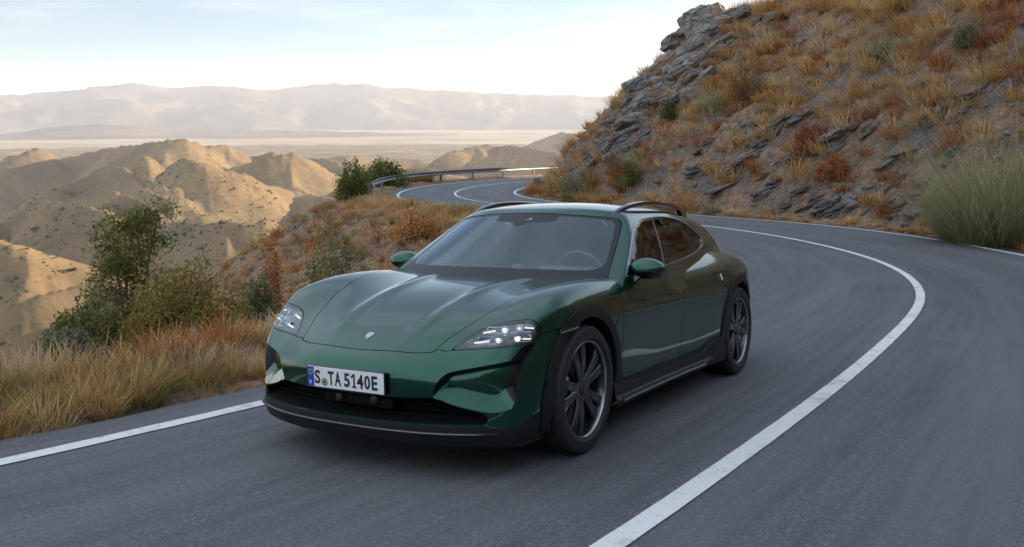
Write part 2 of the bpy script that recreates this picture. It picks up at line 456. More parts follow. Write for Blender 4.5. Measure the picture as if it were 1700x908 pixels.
# ---------------------------------------------------------------- car materials
def car_mats():
    t = NT('green_metallic_paint'); b = t.b
    flake = t.noise(t.coord(), 900, 1, .5)
    t.base(t.mix(t.rng(flake, .35, .7), (.0003, .034, .019), (.0014, .090, .053)))
    b.inputs['Metallic'].default_value = .85; b.inputs['Roughness'].default_value = .30; b.inputs['Specular IOR Level'].default_value = 0
    b.inputs['Coat Weight'].default_value = 1; b.inputs['Coat Roughness'].default_value = .012; b.inputs['Coat IOR'].default_value = 1.5
    t = NT('black_plastic'); n = t.noise(t.coord(), 700, 2)
    t.base(t.mix(n, (.007, .0073, .0078), (.013, .0132, .0137))); t.b.inputs['Roughness'].default_value = .5; t.b.inputs['Specular IOR Level'].default_value = .3; t.bump(n, .08, .001)
    mat('gloss_black', (.006, .006, .007), .12, coat=.6)
    mat('dark_void', (.004, .004, .0045), .8, spec=.1)
    mat('satin_silver', (.62, .63, .64), .25, metal=1)
    mat('satin_grey', (.30, .31, .32), .35, metal=.9)
    mat('cabin_dark', (.10, .10, .105), .8)
    mat('cabin_leather', (.16, .165, .17), .6)
    mat('cabin_lining', (.42, .42, .42), .9)
    mat('frit_black', (.006, .007, .009), .35, spec=.4)
    mat('wheel_metal', (.075, .076, .080), .30, metal=.92, coat=.3)
    mat('wheel_lip', (.34, .34, .35), .22, metal=1)
    mat('disc_metal', (.30, .30, .31), .38, metal=1)
    mat('caliper_paint', (.55, .56, .57), .35, coat=.4)
    mat('plate_white', (.72, .73, .76), .35)
    mat('plate_blue', (.012, .06, .33), .35)
    mat('plate_ink', (.012, .012, .014), .4)
    mat('seal_green', (.35, .42, .05), .5)
    mat('chrome_reflector', (.55, .56, .60), .12, metal=1)
    mat('led_light', (.9, .9, .9), .3, emit=(1.0, .90, .70), emit_s=.50)
    mat('led_bar', (.9, .9, .9), .3, emit=(1.0, .96, .90), emit_s=.30)
    mat('headlight_dark', (.16, .165, .20), .26, metal=.85)
    mat('amber_lens', (.35, .30, .28), .2, metal=.5)
    t = NT('tyre_rubber'); n = t.noise(t.coord(), 120, 3)
    t.base(t.mix(n, (.010, .010, .011), (.020, .020, .021))); t.b.inputs['Roughness'].default_value = .62
    t = NT('badge_metal'); n = t.noise(t.coord(), 160, 1)
    t.base(t.ramp(n, [(.42, (.20, .20, .21)), (.52, (.62, .62, .63))])); t.b.inputs['Metallic'].default_value = 1; t.b.inputs['Roughness'].default_value = .3
    def glass(name, tint, gloss_rough=.0, ior=1.5, two=1.8):
        g = NT(name); tr = g.n('BsdfTransparent'); tr.inputs[0].default_value = (*tint, 1)
        gl = g.n('BsdfGlossy'); gl.inputs['Roughness'].default_value = gloss_rough; gl.inputs[0].default_value = (.80, .94, 1, 1)
        fr = g.n('Fresnel'); fr.inputs[0].default_value = ior; mx = g.n('MixShader')
        f = g.math('MULTIPLY', fr.outputs[0], two, True)      # both faces of the pane reflect
        g.l(f, mx.inputs[0]); g.l(tr.outputs[0], mx.inputs[1]); g.l(gl.outputs[0], mx.inputs[2]); g.l(mx.outputs[0], g.out.inputs[0])
    glass('windscreen_glass', (.66, .82, .83)); glass('privacy_glass', (.05, .055, .055), two=1.15); glass('lens_glass', (.92, .93, .95))
car_mats()
PAINT, PLASTIC, GLOSS, VOID, CABIN = MATS['green_metallic_paint'], MATS['black_plastic'], MATS['gloss_black'], MATS['dark_void'], MATS['cabin_dark']

# ---------------------------------------------------------------- the car
RP = Matrix.Rotation(-R(5.85), 4, 'X')                 # the road plane under the car falls away from the camera
def build_car():
    car = empty('estate_car'); tag(car, 'dark green estate car with roof rails driving on the mountain road', 'car')
    yaw = R(210.465); C = Vector((4.619, 3.188, 0))
    Rz = Matrix.Rotation(math.pi/2-yaw, 4, 'Z')
    car.matrix_world = RP @ Matrix.Translation(-(Rz @ C)) @ Rz

    body = Sheet(*surface(f_body, (-4.15, -1.05, .1), (1.0, 1.05, 1.2), .0165))
    house = Sheet(*surface(f_house, (-4.1, -1.0, .80), (0, 1.0, 1.5), .0165))
    # --- lower body: cabin opening and wheel openings
    _, body = body.cut(lambda x, y, z: np.maximum(f_house(x, y, z)+.035, .90-z))
    WH = [(0., .365), (-2.904, .368)]
    arch = lambda rad, amin: (lambda x, y, z: np.maximum(np.minimum(np.hypot(x-WH[0][0], z-WH[0][1]), np.hypot(x-WH[1][0], z-WH[1][1]))-rad, amin-np.abs(y)))
    # --- recess in the bumper corner, headlights, intake
    rec = smooth_poly([(.507, .423), (.517, .460), (.536, .504), (.560, .536), (.597, .556), (.731, .586), (.842, .609), (.858, .650), (.868, .672), (.885, .680),
                       (.902, .690), (.903, .650), (.895, .60), (.889, .506), (.879, .437), (.870, .388), (.855, .367), (.820, .356), (.765, .353), (.64, .381), (.569, .403)], 6, sharp=(0, 6, 9, 10))
    fr_rec = lambda x, y, z: np.maximum(sdpoly(np.abs(y), z, rec), .25-x)
    recess, body = body.cut(fr_rec)
    hl = smooth_poly([(.533, .650), (.558, .686), (.588, .716), (.628, .750), (.715, .782), (.832, .800), (.872, .797), (.899, .766), (.906, .735), (.902, .704), (.888, .686), (.826, .679), (.674, .662)], 6, sharp=(0,))
    fr_hl = lambda x, y, z: np.maximum(sdpoly(np.abs(y), z, hl), .25-x)
    lens, body = body.cut(fr_hl, .0015)
    ink = smooth_poly([(-.51, .424), (-.27, .412), (.27, .412), (.51, .424), (.64, .376), (.745, .349), (.765, .325), (.76, .292), (.40, .284), (-.40, .284), (-.76, .292), (-.765, .325), (-.745, .349), (-.64, .376)], 5, sharp=(0, 3, 5, 7, 10, 12))
    fr_ink = lambda x, y, z: np.maximum(sdpoly(y, z, ink), .5-x)
    intake, body = body.cut(fr_ink)
    zl = Spl([(.95, .272), (.75, .272), (.68, .270), (.63, .277), (.58, .299), (.52, .324), (.45, .334), (.36, .334), (.2, .33)])
    low, body = body.cut(lambda x, y, z: np.maximum(z-zl(x), .22-x))
    # --- openings for the wheels
    _, body = body.cut(arch(.428, .55)); _, low = low.cut(arch(.428, .55))
    # --- bonnet
    hd = [(.832, 0), (.826, .15), (.808, .344), (.772, .449), (.686, .478), (.55, .532), (.43, .566), (.33, .597), (.2, .625), (.08, .652), (-.08, .69), (-.25, .735), (-.45, .765), (-.75, .79)]
    hp = smooth_poly(hd+[(x, -y) for x, y in hd[:0:-1]], 5, sharp=(3, 13, 14, 24))
    hood, body = body.cut(lambda x, y, z: np.maximum(sdpoly(x, y, hp), .58-z), .0022)
    zs = Spl([(0, .50), (.40, .55), (.45, .638), (.53, .648), (.56, .668), (.7, .684), (.86, .700), (.905, .722), (.93, .736), (.97, .748), (1.0, .75)])
    bumper, body = body.cut(lambda x, y, z: np.maximum(z-np.maximum(zs(np.abs(y)), np.where(np.abs(y) < .45, .66, 0)), -x+.02), .0016)
    fd = smooth_poly([(-.60, 1.15), (-.596, .950), (-.546, .908), (-.522, .845), (-.515, .79), (-.508, .514), (-.525, .39), (-.56, .345), (-.62, .333), (-1.50, .333), (-1.560, .345), (-1.572, .40), (-1.580, .48), (-1.600, .633), (-1.610, .79), (-1.622, .857), (-1.640, .918), (-1.685, .975), (-1.70, 1.15)], 5, sharp=(0, 18))
    side = lambda poly: (lambda x, y, z: np.maximum(sdpoly(x, z, poly), .5-np.abs(y)))
    fdoor, body = body.cut(side(fd), .0024)
    A = [(-2.904+.486*math.cos(R(q)), .368+.486*math.sin(R(q))) for q in (52, 38, 24, 10)]
    rd = smooth_poly([(-1.70, 1.15), (-1.685, .975), (-1.640, .918), (-1.622, .857), (-1.610, .79), (-1.600, .633), (-1.580, .48), (-1.572, .40), (-1.578, .36), (-1.61, .338), (-2.36, .345)]+A[::-1]+[(-2.640, .80), (-2.668, .85), (-2.700, .92), (-2.690, .975), (-2.62, 1.025), (-2.53, 1.05), (-2.50, 1.15)], 5, sharp=(0, 21))
    rdoor, body = body.cut(side(rd), .0024)
    flap = smooth_poly([(-.290, .820), (-.325, .842), (-.375, .846), (-.425, .835), (-.456, .800), (-.445, .750), (-.425, .705), (-.39, .690), (-.345, .702), (-.305, .745)], 6)
    pflap, body = body.cut(side(flap), .0022)
    fender, quarter = body.cut(lambda x, y, z: -(x+1.2))
    HP = lambda hx, hz: smooth_poly([(hx+.09, hz), (hx+.075, hz+.026), (hx, hz+.031), (hx-.08, hz+.031), (hx-.095, hz+.012), (hx-.085, hz-.03), (hx-.05, hz-.034), (hx+.04, hz-.022)], 5)
    _, fdoor_o = fdoor.cut(lambda x, y, z: sdpoly(x, z, HP(-1.475, .822)), .0022); _, rdoor_o = rdoor.cut(lambda x, y, z: sdpoly(x, z, HP(-2.385, .848)), .0022)
    for sg, nm in ((1, 'left'), (-1, 'right')):
        fender.half(sg).part('front_fender', PAINT, car); d = fdoor_o.half(sg).part('door', PAINT, car); r_ = rdoor_o.half(sg).part('door', PAINT, car)
        pflap.half(sg).part('charge_flap', PAINT, car)
        for dd, hx, hz in ((d, -1.475, .822), (r_, -2.385, .848)):
            # flush pull handle: a shallow plate with a bright tip
            hp_ = HP(hx, hz)
            src = (fdoor if dd is d else rdoor).half(sg)
            hs, _ = src.cut(lambda x, y, z: sdpoly(x, z, hp_), .0022); hs.part('door_handle', PAINT, dd, .01)
            tp = smooth_poly([(hx-.060, hz+.018), (hx-.078, hz+.018), (hx-.073, hz-.030), (hx-.055, hz-.030)], 4)
            ts, _ = src.cut(lambda x, y, z: sdpoly(x, z, tp)); ts.moved(.006).part('handle_tip', mat('handle_silver', (.75, .76, .77), .35, metal=.3), dd, .004)
        q = quarter.half(sg)
        q.part('rear_quarter', PAINT, car)
    hb = hood.part('bonnet', PAINT, car)
    bp = bumper.part('front_bumper', PAINT, car, .015)
    lo_ = low.moved(.004).part('lower_cladding', PLASTIC, car, .02)
    # --- recess of the bumper corner
    rV = recess.V; ya = np.abs(rV[:, 1]); P2 = np.stack([ya, rV[:, 2]], 1)
    low_edge = smooth_poly([(.507, .423), (.569, .403), (.64, .381), (.765, .353), (.820, .356), (.855, .367), (.872, .395)], 5, closed=False)
    oth = smooth_poly([(.507, .423), (.517, .460), (.536, .504), (.560, .536), (.597, .556), (.731, .586), (.842, .609), (.858, .650), (.868, .672)], 5, closed=False)
    out_e = smooth_poly([(.902, .690), (.903, .650), (.895, .60), (.889, .506), (.879, .437), (.872, .395)], 5, closed=False)
    def dists(V):
        P2 = np.stack([np.abs(V[:, 1]), V[:, 2]], 1)
        return np.stack([np.full(len(V), .075), line_dist(P2, low_edge)*.95, line_dist(P2, oth)*2.4, line_dist(P2, out_e)*2.6], 1)
    tear = Spl([(.36, .880), (.394, .868), (.43, .846), (.470, .829), (.539, .836), (.595, .838), (.62, .842), (.70, .85)])
    rest = recess
    for fi in range(4):
        if fi < 3:
            def fld(x, y, z, fi=fi):
                d = dists(np.stack([x, y, z], 1)); o = np.delete(d, list(range(fi))+[fi], 1).min(1); return d[:, fi]-o
            face, rest = rest.cut(fld)
        else: face = rest
        if len(face.T) == 0: continue
        blk, grn = face.cut(lambda x, y, z: tear(z)-np.abs(y))
        for sh, nm, mt in ((blk, 'side_intake', PLASTIC), (grn, 'bumper_recess', PAINT)):
            if len(sh.T) == 0: continue
            d = dists(sh.V)[:, fi]; W = sh.V.copy(); W[:, 0] -= d*.95; W[:, 1] -= np.sign(W[:, 1])*d*.30
            sh = Sheet(W, sh.N, sh.T).renormal()
            for sg in (1, -1):
                if len(sh.half(sg).T): sh.half(sg).part(nm, mt, bp, 0)
    # --- centre intake: dark back wall with slats and a sensor disc
    iV = intake.V.copy(); dd = np.minimum(.10, np.abs(sdpoly(iV[:, 1], iV[:, 2], ink))*2.5); iV[:, 0] -= dd
    it = Sheet(iV, intake.N, intake.T).renormal().part('centre_intake', VOID, bp, .004)
    def nosex(y, z): return S_nose(z)-S_plo(np.abs(y))
    for zz in (.315, .345, .375):
        yy = np.linspace(-.66 if zz < .36 else -.58, .66 if zz < .36 else .58, 41)
        V, F = sweep(np.stack([nosex(yy, zz)-.078, yy, np.full_like(yy, zz)], 1), [(-.012, -.004), (.012, -.004), (.012, .004), (-.012, .004)])
        sharp(link('slat', npmesh('slat', V, F, VOID), it))
    for yy, zz in ((-.065, .375), (.17, .385)):
        V, F = lathe([(.0, .018), (.022, .018), (.026, .012), (.028, -.02)], 24); V = V[:, [1, 0, 2]]; F = F[:, ::-1]
        link('sensor', npmesh('sensor', V+np.array([nosex(yy, zz)-.015, yy, zz]), F, PLASTIC), it)
    rbox('sensor_bracket', (.03, .46, .055), (.878, .05, .372), VOID, it, bevel=.008)
    # --- lip with its light edge
    ys = np.concatenate([np.linspace(-.80, .80, 81)])
    px = nosex(ys, .245)
    lp = np.stack([px-.012, ys, np.full_like(ys, .243)+.012*np.clip(np.abs(ys)-.55, 0, 1)], 1)
    V, F = sweep(lp, [(-.03, -.014), (.026, -.012), (.032, -.004), (.030, .006), (-.03, .012)]); lip = sharp(link('front_lip', npmesh('front_lip', V, F, PLASTIC), car))
    V, F = sweep(lp+np.array([.0335, 0, -.001]), [(-.003, -.0045), (.002, -.0035), (.002, .0030), (-.003, .0035)]); sharp(link('lip_trim', npmesh('lip_trim', V, F, MATS['satin_silver']), lip))
    # --- headlights
    for sg in (1, -1):
        ls = lens.half(sg)
        bowl = Sheet(ls.V-ls.N*np.minimum(.055, np.abs(sdpoly(np.abs(ls.V[:, 1]), ls.V[:, 2], hl))*2.2+.002)[:, None], ls.N, ls.T).renormal()
        hq = bowl.part('headlight', MATS['headlight_dark'], car, 0)
        rim_, _ = ls.cut(lambda x, y, z: -(sdpoly(np.abs(y), z, hl)+.0105)); rim_.moved(.0004).part('headlight_frame', GLOSS, hq, .008)
        inn, _ = ls.cut(lambda x, y, z: sdpoly(np.abs(y), z, hl)+.010); inn.moved(-.001).part('headlight_lens', MATS['lens_glass'], hq, 0)
        for (x, y, z, w) in ((.545, .748, .752, 0), (.520, .822, .762, 0), (.615, .752, .709, 0), (.570, .838, .716, 0)):
            nrm = Vector((.86, .46*sg, .22)).normalized(); p = Vector((x, y*sg, z))-nrm*.034
            q = nrm.to_track_quat('Y', 'Z').to_matrix().to_4x4()
            V, F = lathe([(.0215, -.02), (.0215, .008), (.019, .011), (.0165, .008), (.010, -.004)], 28); V = V@np.array(q.to_3x3()).T+np.array(p)
            link('lamp_ring', npmesh('lamp_ring', V, F[:, ::-1], MATS['chrome_reflector']), hq)
            V, F = lathe([(.0, .004), (.006, .002), (.0105, -.004)], 20); V = V@np.array(q.to_3x3()).T+np.array(p)
            link('lamp_bulb', npmesh('lamp_bulb', V, F[:, ::-1], MATS['led_light']), hq)
        for (x, y, z) in ((.560, .718, .748), (.508, .850, .762), (.632, .705, .702), (.552, .858, .715)):
            nrm = Vector((.86, .46*sg, .22)).normalized(); q = nrm.to_track_quat('Y', 'Z').to_matrix().to_3x3(); p = np.array((x, y*sg, z))-np.array(nrm)*.024
            hw_, hh_ = (.056 if y < .8 else .042), .0165
            loop = smooth_poly([(-hw_, -hh_), (hw_, -hh_), (hw_, hh_), (-hw_, hh_)], 6, sharp=(0, 1, 2, 3)); pth = np.stack([loop[:, 0], np.zeros(len(loop)), loop[:, 1]], 1)@np.array(q).T+p; pth = np.concatenate([pth, pth[:2]])
            V, F = sweep(pth, ring(6, .0028, .0028), up=tuple(nrm), caps=False); link('lamp_frame', npmesh('lamp_frame', V, F, MATS['chrome_reflector']), hq)
        for a_, b_ in (((.602, .652, .735), (.572, .708, .747)), ((.512, .848, .766), (.486, .889, .762)), ((.672, .640, .690), (.640, .712, .701)), ((.560, .862, .714), (.525, .893, .712))):
            pa = np.array(a_)*[1, sg, 1]; pb = np.array(b_)*[1, sg, 1]; off = np.array([.86, .46*sg, .22])*.020
            pth = np.linspace(pa, pb, 6)-off
            V, F = sweep(pth, [(-.004, -.0034), (.004, -.0034), (.004, .0034), (-.004, .0034)]); link('light_bar', npmesh('light_bar', V, F, MATS['led_bar'], smooth=False), hq)
        for a_, b_ in (((.660, .66, .718), (.545, .885, .742)), ((.668, .655, .712), (.548, .888, .735)), ((.690, .66, .672), (.56, .882, .690))):
            pth = np.linspace(np.array(a_)*[1, sg, 1], np.array(b_)*[1, sg, 1], 10)-np.array([.86, .46*sg, .22])*.028
            V, F = sweep(pth, [(-.012, -.0022), (.006, -.0022), (.006, .0022), (-.012, .0022)]); link('lamp_fin', npmesh('lamp_fin', V, F, MATS['chrome_reflector'], smooth=False), hq)
    # --- side marker lamps on the arch cladding
    for sg in (1, -1):
        for k, zz in enumerate((.737, .728, .719)):
            pth = np.array([[.335-.01*k, .952, zz-.004], [.25, .971, zz+.006], [.165+.02*k, .984, zz+.012]])*[1, sg, 1]+np.array([0, .010*sg, 0])
            pth = smooth_poly(pth, 5, closed=False)
            V, F = sweep(pth, [(-.006, -.0035), (.006, -.0035), (.006, .0035), (-.006, .0035)])
            sharp(link('side_marker', npmesh('side_marker', V, F, (GLOSS, MATS['amber_lens'], GLOSS)[k]), car))
    # --- arch cladding: offset strips round the wheel openings
    full = Sheet(*surface(f_body, (-3.6, -1.05, .1), (.65, 1.05, .95), .0165))
    _, full = full.cut(lambda x, y, z: np.abs(y)-.70); _, full = full.cut(lambda x, y, z: z-.20)
    for wx, wz in WH:
        ann, _ = full.cut(lambda x, y, z: np.abs(np.hypot(x-wx, (z-wz)*1.0)-.4415)-.0335-.010*sstep(z, .5, .3))
        ann, _ = ann.cut(lambda x, y, z: np.hypot(x-wx, z-wz)-.6)
        for sg in (1, -1): ann.half(sg).moved(.013).part('arch_cladding', PLASTIC, car, .045)
        for sg in (1, -1):
            # dark liner of the wheel well
            t = np.linspace(R(-25), R(205), 28); yy = np.array([.50, .93])
            V = np.stack([wx+.445*np.cos(t)[:, None]+0*yy, np.broadcast_to(yy*sg, (28, 2)), wz+.445*np.sin(t)[:, None]+0*yy], -1).reshape(-1, 3)
            i = np.arange(27); F = np.stack([2*i, 2*i+1, 2*i+3, 2*i+2], 1)
            V = np.concatenate([V, [[wx, .50*sg, wz]]]); F2 = np.stack([2*i, 2*i+2, np.full(27, 56)], 1)
            link('wheel_liner', npmesh('wheel_liner', V, [F, F2], VOID), car)
    # --- sills with their bright step
    for sg in (1, -1):
        xs = np.linspace(-.36, -2.42, 70)
        zt = .284+.02*sstep(xs, -.9, -.45)+.085*sstep(xs, -1.95, -2.30)
        pth = np.stack([xs, np.full_like(xs, .925)*sg, np.full_like(xs, .25)], 1)
        V = []
        for x, z in zip(xs, zt):
            w = float(S_plan(x)); sg_ = sg
            flick = float(sstep(x, -2.0, -2.35)); fr_ = float(sstep(x, -.62, -.40))
            V += [(x, (w-.055)*sg, .175), (x, (w+.012+.008*flick)*sg, .190), (x, (w+.030)*sg, .215), (x, (w+.034)*sg, .238+.03*flick), (x, (w+.012+.012*flick)*sg, .258+.05*flick), (x, (w+.004+.014*flick)*sg, z+.01+.02*fr_), (x, (w-.030)*sg, z+.015+.02*fr_)]
        V = np.array(V); n = len(xs); i = np.arange(n-1)[:, None]; k = np.arange(6)[None]
        F = np.stack(np.broadcast_arrays(i*7+k, i*7+k+1, (i+1)*7+k+1, (i+1)*7+k), -1).reshape(-1, 4)
        sl = sharp(link('sill', npmesh('sill', V, F if sg < 0 else F[:, ::-1], PLASTIC), car), 30)
        xs2 = np.linspace(-.44, -1.98, 40)
        for rr in (0, 1):
            pth = np.stack([xs2, (S_plan(xs2)+(.035, .024)[rr])*sg, np.full_like(xs2, (.229, .2525)[rr])], 1)
            V, F = sweep(pth, [(-.003, -.0065), (.003, -.0065), (.003, .0065), (-.003, .0065)] if rr == 0 else [(-.008, -.002), (.008, -.002), (.008, .002), (-.008, .002)])
            sharp(link('sill_trim', npmesh('sill_trim', V, F, MATS['satin_silver'] if rr == 0 else MATS['satin_grey']), sl))
    # --- greenhouse
    _, house = house.cut(lambda x, y, z: f_body(x, y, z)+.012)
    ws = [(0, .86), (.72, .86), (.815, .93), (.795, .962), (.742, 1.089), (.684, 1.228), (.650, 1.290), (.60, 1.314), (.448, 1.330), (.2, 1.345), (0, 1.348)]
    wp = smooth_poly(ws+[(-y, z) for y, z in ws[-2:0:-1]], 5, sharp=(1, 2, 17, 18))
    wscreen, house = house.cut(lambda x, y, z: np.maximum(sdpoly(y, z, wp), -1.9-x), .002)
    wi = [(0, .999), (.40, .996), (.62, .992), (.70, .998), (.735, 1.03), (.712, 1.089), (.652, 1.228), (.618, 1.282), (.57, 1.303), (.448, 1.316), (.2, 1.334), (0, 1.337)]
    wip = smooth_poly(wi+[(-y, z) for y, z in wi[-2:0:-1]], 5)
    glassy, frit = wscreen.cut(lambda x, y, z: np.maximum(sdpoly(y, z, wip), -1.9-x))
    sens = smooth_poly([(-.215, 1.40), (.245, 1.40), (.262, 1.304), (.235, 1.290), (.17, 1.287), (.075, 1.286), (.045, 1.264), (.01, 1.258), (-.02, 1.266), (-.035, 1.285), (-.185, 1.293), (-.205, 1.305)], 4, sharp=(0, 1, 5, 9))
    sensor, glassy = glassy.cut(lambda x, y, z: np.maximum(sdpoly(y, z, sens), -1.9-x))
    wsg = glassy.part('windscreen', MATS['windscreen_glass'], car, 0)
    tri_, sensor = sensor.cut(lambda x, y, z: np.maximum(np.maximum(1.303-z, y-.085), (z-1.303)/.022-(y-.03)/.055))
    tri_.part('sensor_window', MATS['satin_grey'], wsg, 0); sensor.part('sensor_cover', MATS['frit_black'], wsg, .004)
    frit.part('windscreen_border', MATS['frit_black'], wsg, .004)
    win = smooth_poly([(-.700, .950), (-.862, 1.056), (-1.075, 1.186), (-1.210, 1.252), (-1.398, 1.300), (-1.659, 1.320), (-2.004, 1.326), (-2.335, 1.300), (-2.542, 1.237), (-2.655, 1.160), (-2.635, 1.10), (-2.409, 1.056), (-1.94, 1.011), (-1.548, .990), (-1.1, .968), (-.9, .955)], 6, sharp=(0,))
    wn = lambda x, y, z: np.maximum(sdpoly(x, z, win), .4-np.abs(y))
    trim_, house = house.cut(wn)
    panes, trim_ = trim_.cut(lambda x, y, z: np.maximum(sdpoly(x, z, win)+.012, .4-np.abs(y)))
    blackt, trim2 = trim_.cut(lambda x, y, z: np.maximum(sdpoly(x, z, win)+.008, .4-np.abs(y)))
    bx = lambda z: -1.465-.30*(z-1.033)/.286
    for sg in (1, -1):
        tr = trim2.half(sg).moved(.004).part('window_trim', mat('trim_silver', (.42, .43, .44), .3, metal=1), car, .006)
        blackt.half(sg).moved(-.002).part('window_seal', GLOSS, tr, .004)
        p = panes.half(sg)
        a_, b_ = p.cut(lambda x, y, z: bx(z)-x+.004); mid, b_ = b_.cut(lambda x, y, z: bx(z)-x-.004)
        a_.moved(-.006).part('side_window', MATS['privacy_glass'], car, 0); b_.moved(-.006).part('side_window', MATS['privacy_glass'], car, 0)
        mid.moved(-.003).part('window_pillar', MATS['satin_grey'], car, .004)
    # rear window
    rw = smooth_poly([(-.42, 1.10), (0, 1.08), (.42, 1.10), (.44, 1.20), (.36, 1.29), (0, 1.31), (-.36, 1.29), (-.44, 1.20)], 5)
    rg, house = house.cut(lambda x, y, z: np.maximum(sdpoly(y, z, rw), x+2.75), .003)
    rg.part('rear_window', MATS['privacy_glass'], car, 0)
    rf = lambda x, y, z: np.maximum(np.abs(y)-(.545+.02*np.clip(-1.2-x, 0, 1)-.10*np.clip(-2.2-x, 0, 2)), np.maximum(1.2-z, x+.9))
    roof, pillars = house.cut(rf, .0015)
    ro = roof.part('roof', PAINT, car, .01, lining=MATS['cabin_lining'])
    for sg in (1, -1): pillars.half(sg).part('pillar', PAINT, car, .012, lining=MATS['cabin_lining'])
    # --- tail lamp bar
    yy = np.linspace(-.70, .70, 41); V, F = sweep(np.stack([S_tail(.83+0*yy)+.10*(yy/.8)**2-.0+.0, yy, np.full_like(yy, .83)], 1), [(-.02, -.02), (.02, -.02), (.02, .02), (-.02, .02)])
    link('tail_lamp', npmesh('tail_lamp', V, F, mat('tail_red', (.25, .01, .01), .2)), car)
    # --- roof rails: flat bars that run down into the roof at both ends
    mat('rail_black', (.012, .012, .013), .18, coat=.8)
    for sg in (1, -1):
        pth = smooth_poly([(-1.17, .556, 1.334), (-1.24, .566, 1.362), (-1.33, .574, 1.392), (-1.46, .580, 1.416), (-1.65, .582, 1.434), (-1.90, .575, 1.440), (-2.20, .560, 1.429), (-2.48, .540, 1.408), (-2.68, .522, 1.374), (-2.84, .506, 1.335)], 8, closed=False)
        n = len(pth); t = np.linspace(0, 1, n)
        ends = np.maximum(sstep(pth[:, 0], -1.36, -1.27), sstep(pth[:, 0], -2.58, -2.68))
        zroof = S_roof(pth[:, 0])-.10*pth[:, 1]**2-.14*pth[:, 1]**4-.03
        bot = (pth[:, 2]-.030)*(1-ends)+np.minimum(zroof, pth[:, 2]-.012)*ends
        hw = .019*np.minimum(1, .35+9*np.minimum(t, 1-t))
        sec = []
        for i in range(n):
            x, y, z = pth[i]; b_, h = bot[i], hw[i]; r_ = min(.009, (z-b_)*.4)
            sec.append([(x, (y+u)*sg, w) for u, w in ((-h, b_), (-h, z-r_), (-h*.8, z-r_*.3), (-h*.35, z), (h*.35, z-.001), (h*.8, z-r_*.35), (h, z-r_), (h, b_))])
        V = np.array(sec).reshape(-1, 3); i = np.arange(n-1)[:, None]; k = np.arange(8)[None]; k2 = (k+1) % 8
        F = np.stack(np.broadcast_arrays(i*8+k, i*8+k2, (i+1)*8+k2, (i+1)*8+k), -1).reshape(-1, 4)
        sharp(link('roof_rail', npmesh('roof_rail', V, [F if sg > 0 else F[:, ::-1]], MATS['rail_black']), car), 40)
    # --- door mirrors
    def f_mir(x, y, z):
        u = (y-.965)/.118; h = 1-.28*np.clip(u, -1, 1)**2-.10*u
        d = ((x+.872)/.082)**2+np.abs(u)**2.8+np.abs((z-.998)/(.066*h))**2.4
        return smax((d-1)*.04, -(x+.925+.02*u), .015)
    ms = Sheet(*surface(f_mir, (-.98, .80, .90), (-.77, 1.12, 1.09), .008, 5))
    up, lowm = ms.cut(lambda x, y, z: (.979+.12*(-.86-x)*0+.015*(y-.96)/.1)-z, .0012)
    mgl, lowm = lowm.cut(lambda x, y, z: x+.915)
    upg, up = up.cut(lambda x, y, z: np.maximum(x+.918, 0*x-1))
    for sg in (1, -1):
        def mir(s_): 
            return s_ if sg > 0 else Sheet(s_.V*[1, -1, 1], s_.N*[1, -1, 1], s_.T[:, ::-1])
        mo = mir(up).part('door_mirror', PAINT, car, .004)
        mir(lowm).part('mirror_base', GLOSS, mo, .004); mir(mgl).part('mirror_glass', MATS['chrome_reflector'], mo, 0); mir(upg).part('mirror_glass', MATS['chrome_reflector'], mo, 0)
        V, F = sweep(smooth_poly([(-.80, .855, .905), (-.82, .885, .935), (-.845, .915, .962), (-.865, .955, .968)], 5, closed=False)*[1, sg, 1], ring(12, .040, .017), np.linspace(1.15, .8, 16), up=(0, .6*sg, 1))
        link('mirror_arm', npmesh('mirror_arm', V, F, GLOSS), mo)
    # --- wheels
    tyre_p = [(.268, -.115), (.285, -.128), (.315, -.134), (.345, -.130), (.358, -.116), (.363, -.09), (.3635, -.074), (.357, -.073), (.357, -.067), (.3645, -.066), (.3650, -.028), (.358, -.027), (.358, -.019), (.365, -.018), (.3650, .018), (.358, .019), (.358, .027), (.3650, .028), (.3645, .066), (.357, .067), (.357, .073), (.3635, .074), (.363, .09), (.358, .116), (.345, .130), (.315, .134), (.300, .1335), (.298, .1350), (.292, .1345), (.285, .128), (.272, .120), (.268, .115)]
    rim_p = [(.276, -.120), (.262, -.112), (.250, -.09), (.245, 0), (.250, .07), (.258, .098), (.266, .108), (.2755, .1125), (.2775, .119), (.2745, .124), (.268, .122), (.262, .110), (.253, .085), (.247, .05)]
